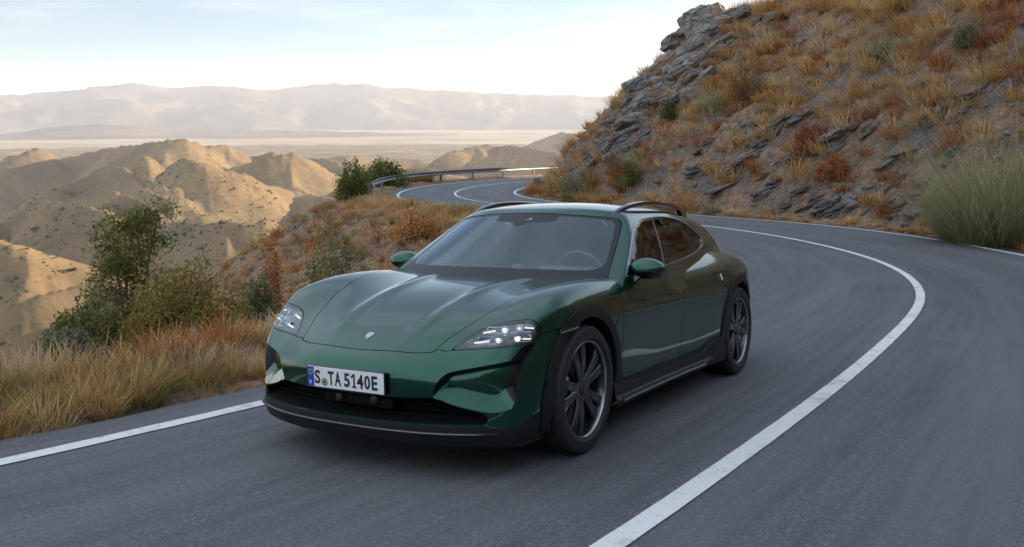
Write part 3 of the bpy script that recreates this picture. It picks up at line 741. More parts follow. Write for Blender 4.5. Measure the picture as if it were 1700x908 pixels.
    def spoke_mesh():
        Vs, Fs, n0 = [], [], 0
        for k in range(5):
            a0 = 2*math.pi*k/5+.35
            for e in (-1, 1):
                pth, sc = [], []
                for r_, off, yy in ((.045, .016, .088), (.10, .024, .098), (.16, .036, .104), (.21, .047, .104), (.248, .058, .098), (.258, .061, .090)):
                    pth.append((r_*math.cos(a0)-off*e*math.sin(a0), yy, r_*math.sin(a0)+off*e*math.cos(a0)))
                pr_ = [(-.031, -.020), (.031, -.020), (.030, .001), (.024, .0065), (-.024, .0065), (-.030, .001)]
                V, F = sweep(smooth_poly(pth, 4, closed=False), pr_, np.linspace(.70, 1.15, 21), up=(0, 1, 0))
                Vs.append(V); Fs += [f+n0 for f in F]; n0 += len(V)
            # web between the two rails near hub and rim
            for r0, r1, hw, yy in ((.04, .150, .026, .100), (.212, .262, .058, .094)):
                q = [(r0, -hw), (r1, -hw), (r1, hw), (r0, hw)]
                V = np.array([(r_*math.cos(a0)-w*math.sin(a0), y_, r_*math.sin(a0)+w*math.cos(a0)) for y_ in (yy-.02, yy) for r_, w in q])
                Vs.append(V); Fs.append(np.array([(4, 7, 6, 5), (0, 1, 2, 3), (0, 4, 5, 1), (1, 5, 6, 2), (2, 6, 7, 3), (3, 7, 4, 0)])+n0); n0 += 8
        V, F = lathe([(.0, .112), (.028, .112), (.034, .109), (.036, .100), (.062, .098), (.066, .088), (.066, .03)], 40); Vs.append(V); Fs.append(F[:, ::-1]+n0); n0 += len(V)
        return np.concatenate(Vs), Fs
    sV, sF = spoke_mesh()
    tV, tF = lathe(tyre_p, 96); rV_, rF = lathe(rim_p, 96)
    me_s = npmesh('wheel', sV, sF, MATS['wheel_metal']); me_t = npmesh('tyre', tV, tF[:, ::-1], MATS['tyre_rubber']); me_r = npmesh('rim', rV_, rF[:, ::-1], MATS['wheel_metal'])
    lV, lF = lathe([(.2755, .1130), (.2780, .1195), (.2745, .1248), (.267, .1225), (.262, .112)], 96); me_l = npmesh('rim_edge', lV, lF[:, ::-1], MATS['wheel_lip'])
    dV, dF = lathe([(.07, .03), (.07, .045), (.09, .047), (.205, .047), (.207, .045), (.207, .015), (.09, .015), (.07, .03)], 72); me_d = npmesh('brake_disc', dV, dF[:, ::-1], MATS['disc_metal'])
    t = np.linspace(R(-32), R(32), 17); cV = np.concatenate([np.stack([r_*np.cos(t), np.full(17, y_), r_*np.sin(t)], 1) for r_, y_ in ((.150, .075), (.232, .075), (.240, .05), (.240, .0), (.15, .0), (.142, .05))])
    i = np.arange(16); cF = [np.stack([k*17+i, k*17+i+1, ((k+1) % 6)*17+i+1, ((k+1) % 6)*17+i], 1) for k in range(6)]+[np.array([[k*17+e for k in range(6)]]) for e in (0, 16)]
    me_c = npmesh('brake_caliper', cV, cF, MATS['caliper_paint'])
    for m_ in (me_s, me_r, me_c, me_d, me_t):
        try: m_.set_sharp_from_angle(angle=R(35))
        except Exception: pass
    for wi, (wx, wz) in enumerate(WH):
        for sg in (1, -1):
            w = link('wheel', me_s, car); w.location = (wx, .835*sg, wz)
            spin = R(18 if wi == 0 else -10)
            w.rotation_euler = (0, spin, 0 if sg > 0 else math.pi)
            for me_, nm in ((me_t, 'tyre'), (me_r, 'rim'), (me_l, 'rim_edge'), (me_d, 'brake_disc')): link(nm, me_, w)
            c = link('brake_caliper', me_c, w); c.rotation_euler = (0, -spin+(R(0) if wi == 0 else R(180)), 0)
            if sg < 0: c.rotation_euler = (0, -spin+(R(180) if wi == 0 else R(0)), 0)
    # --- underbody and cabin
    rbox('underbody', (4.3, 1.1, .14), (-1.6, 0, .24), VOID, car, bevel=.03)
    rbox('cabin_floor', (2.6, 1.66, .05), (-1.75, 0, .45), CABIN, car, bevel=.01)
    rbox('bulkhead', (.05, 1.66, .50), (-.50, 0, .66), VOID, car, bevel=.01)
    rbox('rear_bulkhead', (.05, 1.30, .55), (-3.0, 0, .70), VOID, car, bevel=.01)
    yy = np.linspace(-.74, .74, 31); prof = [(-.40, .885), (-.55, .925), (-.75, .945), (-.90, .935), (-.98, .90), (-1.0, .82), (-.95, .66)]
    V = np.array([(px_-.10*(y/.74)**2, y, pz-.02*(y/.74)**2) for y in yy for px_, pz in prof]); n = len(prof)
    i = np.arange(30)[:, None]; k = np.arange(n-1)[None]; F = np.stack(np.broadcast_arrays(i*n+k, i*n+k+1, (i+1)*n+k+1, (i+1)*n+k), -1).reshape(-1, 4)
    db = link('dashboard', npmesh('dashboard', V, F, MATS['cabin_leather']), car)
    rbox('instrument_hood', (.16, .40, .07), (-.93, .37, .955), MATS['cabin_leather'], db, bevel=.03)
    rbox('clock_pod', (.07, .085, .075), (-.88, .0, .962), MATS['cabin_leather'], db, bevel=.03)
    # steering wheel
    a = np.linspace(0, 2*np.pi, 49); q = Matrix.Rotation(R(24), 4, 'Y')
    c3 = np.array([(0, .183*math.cos(v), .183*math.sin(v)) for v in a])@np.array(q.to_3x3()).T+np.array((-1.13, .37, .915))
    V, F = sweep(c3, ring(10, .016, .016), up=(1, 0, .1), caps=False); sw = link('steering_wheel', npmesh('steering_wheel', V, F, MATS['cabin_leather']), car)
    rbox('steering_hub', (.04, .15, .11), (-1.12, .37, .905), MATS['cabin_leather'], sw, rot=(0, R(24), 0), bevel=.02)
    rbox('steering_spoke', (.02, .34, .04), (-1.125, .37, .915), MATS['cabin_leather'], sw, rot=(0, R(24), 0), bevel=.008)
    for sy in (.37, -.37):
        s_ = rbox('front_seat', (.16, .50, .62), (-1.72, sy, .90), MATS['cabin_leather'], car, rot=(0, R(-22), 0), bevel=.06)
        rbox('seat_cushion', (.52, .50, .16), (-1.42, sy, .58), MATS['cabin_leather'], s_, rot=(0, R(-8), 0), bevel=.05)
        rbox('head_rest', (.09, .27, .19), (-1.875, sy, 1.225), MATS['cabin_leather'], s_, rot=(0, R(-14), 0), bevel=.04)
    rs = rbox('rear_seat', (.18, 1.25, .60), (-2.62, 0, .86), MATS['cabin_leather'], car, rot=(0, R(-24), 0), bevel=.06)
    for sy in (.36, -.36): rbox('head_rest', (.08, .25, .15), (-2.80, sy, 1.17), MATS['cabin_leather'], rs, rot=(0, R(-14), 0), bevel=.035)
    # sensor housing and mirror behind the windscreen
    def inside_ws(y, z, d): 
        h = (z-.915)/.43; a = abs(y); return -.33-.60*h-.05*h*h-a*a*(.29+.36*h)-.08*a**4-d
    V = np.array([(inside_ws(y, z, d), y, z) for (y, z) in ((-.21, 1.342), (.24, 1.340), (.255, 1.300), (.17, 1.288), (.06, 1.286), (-.04, 1.286), (-.19, 1.294)) for d in (.014, .05)])
    F = [np.array([[2*i, 2*((i+1) % 7), 2*((i+1) % 7)+1, 2*i+1] for i in range(7)]), np.array([[2*i for i in range(7)]])]
    sh_ = link('sensor_housing', npmesh('sensor_housing', V, F, VOID, smooth=False), car)
    rbox('rear_view_mirror', (.025, .22, .055), (inside_ws(.0, 1.27, .10), .01, 1.262), VOID, sh_, rot=(0, R(-10), R(6)), bevel=.012)
    for sy in (1, -1):      # wipers lying along the foot of the windscreen
        pth = smooth_poly([(-.40, .05+.02*sy, .955), (-.455, .30*sy+.05, .966), (-.56, .60*sy+.02, .972)], 8, closed=False)
        V, F = sweep(pth, [(-.006, -.005), (.006, -.005), (.003, .007), (-.003, .007)]); link('wiper', npmesh('wiper', V, F, PLASTIC), wsg)
    # --- badge
    sh2 = np.array([(0, -.030), (.012, -.022), (.0195, -.006), (.0205, .012), (.018, .024), (.010, .0225), (0, .028), (-.010, .0225), (-.018, .024), (-.0205, .012), (-.0195, -.006), (-.012, -.022)])*[1.12, 1.12]
    bx_ = .728; hz_ = float(S_hood(bx_)); sl_ = (float(S_hood(bx_+.01))-float(S_hood(bx_-.01)))/.02
    Mb = Matrix.Translation((bx_, 0, hz_+.001)) @ Matrix.Rotation(-math.atan(sl_), 4, 'Y')
    bm = bmesh.new(); lo_v = [bm.verts.new((-v*1.0, u, 0)) for u, v in sh2]; hi_v = [bm.verts.new((-v*.9, u*.9, .004)) for u, v in sh2]
    bm.faces.new(hi_v); [bm.faces.new((lo_v[i], lo_v[(i+1) % 12], hi_v[(i+1) % 12], hi_v[i])) for i in range(12)]
    bm_obj('badge', bm, MATS['badge_metal'], hb, Mb, smooth=False)
    # --- number plate with its writing
    Mp = Matrix.Translation((.931, 0, .480)) @ Matrix.Rotation(R(3), 4, 'Y')        # local x = out, y = car's left, z = up
    fr_ = bm_obj('number_plate', box_bm((.016, .534, .122), .004), GLOSS, car, Mp @ Matrix.Translation((-.004, 0, 0)))
    bm_obj('plate_face', box_bm((.004, .520, .110), .0015, 1), MATS['plate_white'], fr_, Mp @ Matrix.Translation((.005, 0, 0)))
    bm_obj('euro_band', box_bm((.003, .046, .106), .0008, 1), MATS['plate_blue'], fr_, Mp @ Matrix.Translation((.0066, -.2355, 0)))
    def text(body_, y, z, h, w, mt, depth=.0012, nm='letter'):
        cu = bpy.data.curves.new('letter', 'FONT'); cu.body = body_; cu.size = 1; cu.extrude = .01; cu.resolution_u = 3; cu.offset = .026
        o = bpy.data.objects.new('letter', cu); COL.objects.link(o)
        dg = bpy.context.evaluated_depsgraph_get(); me = bpy.data.meshes.new_from_object(o.evaluated_get(dg)); bpy.data.objects.remove(o)
        co = np.empty(len(me.vertices)*3, np.float32); me.vertices.foreach_get('co', co); co = co.reshape(-1, 3)
        lo, hi = co.min(0), co.max(0)
        u = (co[:, 0]-lo[0])/(hi[0]-lo[0])*w; v = (co[:, 1]-lo[1])/(hi[1]-lo[1])*h
        out = np.stack([np.where(co[:, 2] > 0, depth, 0), y+u, z+v], 1)
        me.vertices.foreach_set('co', out.ravel().astype(np.float32)); me.materials.clear(); me.materials.append(mt); me.update()
        me.transform(Mp @ Matrix.Translation((.0072, 0, 0)))
        return link(nm, me, fr_)
    one = [(0, .058), (.018, .075), (.0275, .075), (.0275, .009), (.036, .009), (.036, 0), (.007, 0), (.007, .009), (.0175, .009), (.0175, .0605), (.006, .050)]
    bm = bmesh.new(); lo_ = [bm.verts.new((0, .043+u, v-.0375)) for u, v in one]; hi_ = [bm.verts.new((.0012, .043+u, v-.0375)) for u, v in one]
    bm.faces.new(hi_); [bm.faces.new((lo_[i], lo_[(i+1) % 11], hi_[(i+1) % 11], hi_[i])) for i in range(11)]
    bm_obj('letter', bm, MATS['plate_ink'], fr_, Mp @ Matrix.Translation((.0072, 0, 0)), smooth=False)
    for ch, y, w in (('S', -.207, .039), ('T', -.113, .040), ('A', -.067, .043), ('5', -.003, .039), ('4', .084, .043), ('0', .134, .038), ('E', .182, .038)):
        text(ch, y, -.0375, .075, w, MATS['plate_ink'])
    text('D', -.2455, -.040, .018, .015, MATS['plate_white'])
    for k in range(12):
        aa = 2*math.pi*k/12; rbox('star', (.0012, .0045, .0045), tuple(Mp @ Vector((.0085, -.2355+.013*math.cos(aa), .024+.013*math.sin(aa)))), mat('star_yellow', (.7, .55, .05), .5), fr_, rot=(R(45), 0, 0), bevel=.0003, seg=1)
    for rr, yy_, mt in ((.0205, 0, MATS['satin_grey']), (.0125, .0008, MATS['seal_green']), (.007, .0014, MATS['plate_ink'])):
        V, F = lathe([(0, .001), (rr, .001), (rr, -.001)], 24); V = V[:, [1, 0, 2]]*1.0
        me = npmesh('seal', V+np.array([.0078+yy_, -.139, -.024]), F, mt, smooth=False); me.transform(Mp); link('seal', me, fr_)
    return car
car = build_car()
# ---------------------------------------------------------------- noise
class Perlin:
    def __init__(s, seed):
        g = np.random.default_rng(seed); s.p = np.concatenate([g.permutation(256)]*3); a = g.random(256)*2*np.pi
        s.g = np.stack([np.cos(a), np.sin(a)], 1)
    def __call__(s, x, y):
        xi = np.floor(x).astype(int); yi = np.floor(y).astype(int); fx = x-xi; fy = y-yi
        def gr(i, j, u, v):
            h = s.p[s.p[i & 255]+(j & 255)] & 255; g = s.g[h]; return g[..., 0]*u+g[..., 1]*v
        u = fx*fx*fx*(fx*(fx*6-15)+10); v = fy*fy*fy*(fy*(fy*6-15)+10)
        a = gr(xi, yi, fx, fy); b = gr(xi+1, yi, fx-1, fy); c = gr(xi, yi+1, fx, fy-1); d = gr(xi+1, yi+1, fx-1, fy-1)
        return (a+(b-a)*u+((c+(d-c)*u)-(a+(b-a)*u))*v)*1.5
    def fbm(s, x, y, o=5, gain=.5, lac=2.03):
        r = 0; a = 1; t = 0
        for k in range(o):
            r = r+a*s(x*lac**k+13.7*k, y*lac**k-7.3*k); t += a; a *= gain
        return r/t
    def ridged(s, x, y, o=5, gain=.5, lac=2.07):
        r = 0; a = 1; t = 0
        for k in range(o):
            r = r+a*(1-2*np.abs(s(x*lac**k+31.1*k, y*lac**k+3.9*k))); t += a; a *= gain
        return r/t
PN = Perlin(3); PN2 = Perlin(11); PN3 = Perlin(29)
def smin(a, b, k): return -smax(-a, -b, k)

# ---------------------------------------------------------------- the road
S_rz = Spl([(-40, 4.099), (-20, 2.049), (-8, .8197), (0, 0), (4, -.4098), (7.5, -.768), (10, -1.006), (14, -1.327), (18, -1.579), (22, -1.76), (26, -1.90), (30, -2.10), (36, -2.48), (45, -2.95), (52, -3.2), (60, -3.32), (70, -3.55), (78, -3.75), (86, -4.05), (100, -4.6), (130, -6.5)])
PATH_PTS = [(-30, -34), (-20.5, -22), (-13.6, -14), (-8.6, -8), (-4.6, -2.9), (-1.58, .75), (.40, 3.6), (1.07, 4.72), (2.42, 6.85), (3.42, 8.6), (4.55, 10.55), (5.4, 12.1), (6.28, 13.9), (7.0, 15.9), (7.52, 18.0), (7.75, 20.2), (7.6, 22.6), (7.02, 25.2), (5.9, 28.2), (4.6, 31.5), (3.0, 35.5), (1.3, 40.), (-.4, 44.3), (-2.0, 48.2), (-3.1, 51.6), (-3.55, 55), (-3.3, 58.5), (-2.3, 62), (-.3, 66), (2.2, 70), (5.2, 74.5), (9, 79), (14, 84), (20, 89), (28, 95)]
def path_xy():
    P = smooth_poly(PATH_PTS, 10, closed=False)
    for _ in range(90):
        Q = P.copy(); Q[1:-1] = .25*P[:-2]+.5*P[1:-1]+.25*P[2:]; P = Q
    d = np.concatenate([[0], np.cumsum(np.linalg.norm(np.diff(P, axis=0), axis=1))])
    s = np.arange(0, d[-1], .4); return np.stack([np.interp(s, d, P[:, 0]), np.interp(s, d, P[:, 1])], 1)
PATH = path_xy()
PT = np.gradient(PATH, axis=0); PT /= np.linalg.norm(PT, axis=1, keepdims=True)
PR = np.stack([PT[:, 1], -PT[:, 0]], 1)                 # to the right of travel away from the camera
def road_coord(x, y):
    """signed distance to the centre line (right +) and height of the road there"""
    P = np.stack([np.ravel(x), np.ravel(y)], 1); d = np.empty(len(P)); k = np.empty(len(P), int)
    for i in range(0, len(P), 4000):
        D = ((P[i:i+4000, None]-PATH[None])**2).sum(2); j = D.argmin(1); k[i:i+4000] = j; d[i:i+4000] = np.sqrt(D[np.arange(len(j)), j])
    sg = np.sign(((P-PATH[k])*PR[k]).sum(1)); sg[sg == 0] = 1
    return (d*sg).reshape(np.shape(x)), k.reshape(np.shape(x))
W_L, W_R = 3.82, 4.0                                    # asphalt half widths
def road_z(x, y, k=None): return S_rz(y)
def land(x, y):
    d, k = road_coord(x, y)
    dn = d+.35*PN.fbm(x*.22, y*.22, 3)+.12*PN2.fbm(x*1.1, y*1.1, 2)
    zr = np.where(np.abs(d) < 12, S_rz(y), S_rz(PATH[k, 1])); w = sstep(np.abs(d), 5, 12); zr = S_rz(y)*(1-w)+S_rz(PATH[k, 1])*w
    # hillside right of the road
    e = np.clip(dn-4.35, 0, None)
    up = .10*np.clip(e, 0, .7)+1.12*np.clip(e-.7, 0, 3.6)+.95*np.clip(e-4.3, 0, 60)
    top = 9.9+.11*(np.minimum(x, 15)-7)+.15*np.clip(x-15, 0, 60)+.02*(y-38)+.5*PN.fbm(x*.16+4, y*.16, 3)
    up = smin(up, top-1.2-zr*0.0, 1.6)
    up = np.where(d > 0, up, 0)
    rock = sstep(e, .3, 1.6)*np.where(d > 0, 1, 0)
    # tilted strata
    u = x*.80+y*.35; v = -.35*x+.8*y
    st = PN2.ridged(u*.34+.9*PN.fbm(x*.3, y*.3, 2), v*.95+up*.9, 4)
    up = up+rock*(.46*st*sstep(up, .4, 3)+.50*PN3.fbm(x*.5, y*.5, 5, .6)+.16*PN.ridged(x*1.5+up, y*1.5, 3)+.05*PN2.fbm(x*4.5, y*4.5, 2))
    # downhill side
    g = np.clip(-dn-4.25, 0, None)
    dnz = .16*sstep(g, 0, .9)-.27*np.clip(g-.9, 0, 3)-.64*np.clip(g-3.9, 0, 60)-.42*np.clip(g-65, 0, 400)
    dnz = np.where(d < 0, dnz+sstep(g, .5, 4)*(.28*PN3.fbm(x*.35, y*.35, 4)+.9*sstep(g, 6, 30)*PN.fbm(x*.06, y*.06, 4)), 0)
    z = zr+up+dnz
    edge = np.minimum(d+W_L, W_R-d)                     # > 0 on the asphalt
    return np.where(edge > -.25, zr-.09-.10*sstep(edge, -.2, .4), z+.02*PN.fbm(x*3, y*3, 2)-.02)

def grid_mesh(xs, ys, zf):
    X, Y = np.meshgrid(xs, ys, indexing='ij'); Z = zf(X, Y)
    n, m_ = X.shape; i = np.arange(n-1)[:, None]; j = np.arange(m_-1)[None]
    F = np.stack(np.broadcast_arrays(i*m_+j, (i+1)*m_+j, (i+1)*m_+j+1, i*m_+j+1), -1).reshape(-1, 4)
    return np.stack([X, Y, Z], -1).reshape(-1, 3), F
def spaced(segs):
    o = []
    for a, b, h in segs: o.append(np.arange(a, b, h))
    return np.concatenate(o+[[segs[-1][1]]])

def land_mats():
    # hillside: scree, slate and ochre soil
    t = NT('hillside_earth'); co = t.coord('Object')
    a = t.noise(co, .55, 6, .6); b = t.noise(co, 3.2, 6, .65); c = t.noise(co, 14, 5, .7)
    m1 = t.mapping(co, (1.2, 2.6, 3.4), (.3, .2, .5)); v = t.n('TexVoronoi'); v.inputs['Scale'].default_value = 3.5; t.l(m1, v.inputs['Vector'])
    vs = t.n('TexVoronoi'); vs.inputs['Scale'].default_value = 11; t.l(co, vs.inputs['Vector'])
    soil = t.ramp(b, [(.30, (.075, .047, .029)), (.45, (.25, .155, .088)), (.60, (.40, .255, .145)), (.78, (.55, .39, .25))])
    slate = t.ramp(c, [(.25, (.036, .036, .040)), (.5, (.18, .17, .168)), (.72, (.40, .375, .36))])
    slate = t.mix(t.rng(v.outputs['Color'], .0, 1.0, .0, .8), slate, (.12, .105, .105), 'MIX')
    geo = t.n('NewGeometry'); sep = t.n('SeparateXYZ'); t.l(geo.outputs['Normal'], sep.inputs[0])
    steep = t.rng(sep.outputs[2], .82, .55, 0, 1)
    f = t.math('ADD', t.rng(a, .50, .68), t.math('MULTIPLY', steep, .40), True)
    col = t.mix(f, soil, slate)
    col = t.mix(t.rng(vs.outputs['Distance'], .05, .32, .55, 0), col, (.27, .255, .25))
    t.base(col); t.b.inputs['Roughness'].default_value = .9; t.b.inputs['Specular IOR Level'].default_value = .25
    h = t.math('ADD', t.math('MULTIPLY', v.outputs['Distance'], .6), t.math('ADD', t.math('MULTIPLY', c, .35), t.math('MULTIPLY', b, .5)))
    t.bump(h, 1., .30)
    t = NT('slate_rock'); co = t.coord('Object'); inf = t.n('ObjectInfo')
    off = t.n('VectorMath', operation='ADD'); t.l(co, off.inputs[0]); rv = t.n('CombineXYZ'); t.l(t.math('MULTIPLY', inf.outputs['Random'], 37.), rv.inputs[0]); t.l(rv.outputs[0], off.inputs[1]); co = off.outputs[0]
    m1 = t.mapping(co, (1.3, 1.3, 8)); a = t.noise(m1, 2.4, 8, .7); b = t.noise(co, 7, 7, .7); d = t.noise(co, 2.2, 4, .6)
    vc = t.n('TexVoronoi', feature='DISTANCE_TO_EDGE'); vc.inputs['Scale'].default_value = 3.4; t.l(t.mapping(co, (1, 1, 3.2), (.2, .3, .4)), vc.inputs['Vector'])
    col = t.ramp(a, [(.28, (.085, .08, .08)), (.46, (.20, .188, .182)), (.60, (.33, .305, .285)), (.78, (.45, .39, .33))])
    col = t.mix(t.rng(d, .46, .66, 0, .75), col, (.25, .155, .095)); col = t.mix(t.rng(b, .58, .72, 0, .6), col, (.38, .34, .30)); col = t.mix(t.rng(b, .42, .30, 0, .7), col, (.05, .045, .042))
    col = t.mix(t.math('MULTIPLY', inf.outputs['Random'], .3), col, (.13, .135, .15))
    t.base(col); t.b.inputs['Roughness'].default_value = .8
    t.bump(t.math('ADD', t.math('ADD', a, t.math('MULTIPLY', b, .7)), t.math('MULTIPLY', t.rng(vc.outputs['Distance'], 0, .06), .5)), 1., .22)
    t = NT('rubble_stone'); co = t.coord('Object'); n1 = t.noise(co, 4, 5, .6)
    t.base(t.ramp(n1, [(.3, (.06, .056, .058)), (.5, (.15, .14, .137)), (.7, (.27, .235, .21))])); t.b.inputs['Roughness'].default_value = .85
    # asphalt
    t = NT('asphalt'); co = t.coord('Object'); uv = t.n('UVMap').outputs[0]
    s1 = t.noise(t.mapping(uv, (9, .35, 1)), 1., 5, .65); s2 = t.noise(t.mapping(uv, (1.3, .06, 1)), 1., 4, .6)
    a = t.noise(co, 260, 3, .7); b = t.noise(co, .9, 5, .6); c = t.noise(co, 38, 4, .6); d = t.noise(t.mapping(co, (.35, .35, 1)), .5, 4, .55)
    col = t.ramp(a, [(.25, (.030, .0305, .032)), (.5, (.078, .079, .081)), (.75, (.20, .20, .202))])
    gr = t.noise(co, 55, 3, .75); col = t.mix(t.rng(gr, .54, .66, 0, .85), col, (.22, .22, .225)); col = t.mix(t.rng(gr, .46, .34, 0, .8), col, (.02, .02, .021))
    col = t.mix(t.rng(b, .35, .7, 0, .35), col, (.145, .147, .15)); col = t.mix(t.rng(d, .48, .72, 0, .5), col, (.06, .06, .062))
    col = t.mix(t.rng(s1, .42, .66, 0, .60), col, (.05, .051, .054)); col = t.mix(t.rng(s2, .45, .65, 0, .40), col, (.15, .152, .155)); col = t.mix(1., col, (.95, .99, 1.05), 'MULTIPLY')
    t.base(col); t.l(t.rng(b, .3, .7, .62, .82), t.b.inputs['Roughness']); t.b.inputs['Specular IOR Level'].default_value = .45
    t.bump(t.math('ADD', a, t.math('MULTIPLY', c, .8)), .55, .006)
    t = NT('road_paint'); co = t.coord('Object'); a = t.noise(co, 190, 3, .7); b = t.noise(co, 3.5, 5, .65)
    b2 = t.noise(co, 22, 4, .7); wear = t.math('ADD', t.math('ADD', t.rng(a, .58, .70), t.rng(b2, .58, .70, 0, .6)), t.rng(b, .54, .74, 0, .6), True)
    t.base(t.mix(wear, (.66, .66, .65), (.13, .13, .135))); t.b.inputs['Roughness'].default_value = .7; t.bump(a, .3, .003)
    # far hills: straw-coloured slopes dotted with scrub
    t = NT('dry_hills'); co = t.coord('Object')
    a = t.noise(co, .0045, 6, .6); b = t.noise(co, .05, 4, .6); mo = t.noise(co, .022, 5, .7); v = t.n('TexVoronoi'); v.inputs['Scale'].default_value = .23; t.l(co, v.inputs['Vector'])
    col = t.ramp(a, [(.32, (.10, .072, .046)), (.5, (.19, .130, .072)), (.68, (.28, .188, .098))]); col = t.mix(t.rng(b, .45, .68, 0, .5), col, (.12, .10, .06))
    col = t.mix(t.rng(mo, .52, .66, 0, .55), col, (.085, .075, .048))
    mo2 = t.noise(co, .17, 4, .65); col = t.mix(t.math('MULTIPLY', t.rng(mo2, .57, .63), t.rng(a, .35, .6, .25, .85)), col, (.055, .055, .032))
    sp = t.n('SeparateColor'); t.l(v.outputs['Color'], sp.inputs[0]); pick = t.rng(sp.outputs[0], .45, .75)
    dots = t.math('MULTIPLY', t.math('MULTIPLY', t.rng(v.outputs['Distance'], .40, .1), pick), t.rng(a, .38, .62, .25, 1))
    col = t.mix(t.math('MULTIPLY', dots, .8), col, (.035, .042, .026))
    t.base(col); t.b.inputs['Roughness'].default_value = .95; t.b.inputs['Specular IOR Level'].default_value = .1; t.bump(b, .5, 3)
    t = NT('far_range'); co = t.coord('Object'); a = t.noise(co, .0006, 6, .6)
    t.base(t.ramp(a, [(.35, (.085, .078, .075)), (.65, (.19, .155, .125))])); t.b.inputs['Roughness'].default_value = .95; t.b.inputs['Specular IOR Level'].default_value = .1
    t = NT('valley_plain'); co = t.coord('Object'); a = t.noise(t.mapping(co, (1, 2.2, 1)), .0011, 6, .62)
    t.base(t.ramp(a, [(.35, (.20, .155, .105)), (.5, (.33, .26, .18)), (.65, (.42, .33, .24))])); t.b.inputs['Roughness'].default_value = .95; t.b.inputs['Specular IOR Level'].default_value = .1
    t = NT('guard_rail_steel'); n1 = t.noise(t.coord(), 6, 4); t.base(t.mix(n1, (.12, .13, .14), (.20, .205, .21))); t.b.inputs['Metallic'].default_value = .75; t.b.inputs['Roughness'].default_value = .42
land_mats()

def cam_ray(px, py):
    """world direction through a pixel of the 1700 x 908 frame, scaled so that y = 1"""
    p = R(9.81); f = 1526.7; u, v = (px-850)/f, (454-py)/f
    fy, fz = math.cos(p)+v*math.sin(p), -math.sin(p)+v*math.cos(p)
    return u/fy, fz/fy
CAM = np.array([0, .14, 1.365])
def at_depth(px, py, D):
    u, w = cam_ray(px, py); return np.array([u*D, CAM[1]+D, CAM[2]+w*D])
def ground_hit(px, py, y0=3., y1=110., n=1400):
    u, w = cam_ray(px, py); D = np.linspace(y0, y1, n); P = np.stack([u*D, CAM[1]+D, CAM[2]+w*D], 1)
    v = P[:, 2]-land(P[:, 0], P[:, 1]); i = int(np.argmax(v < 0))
    return P[i] if v[i] < 0 else None

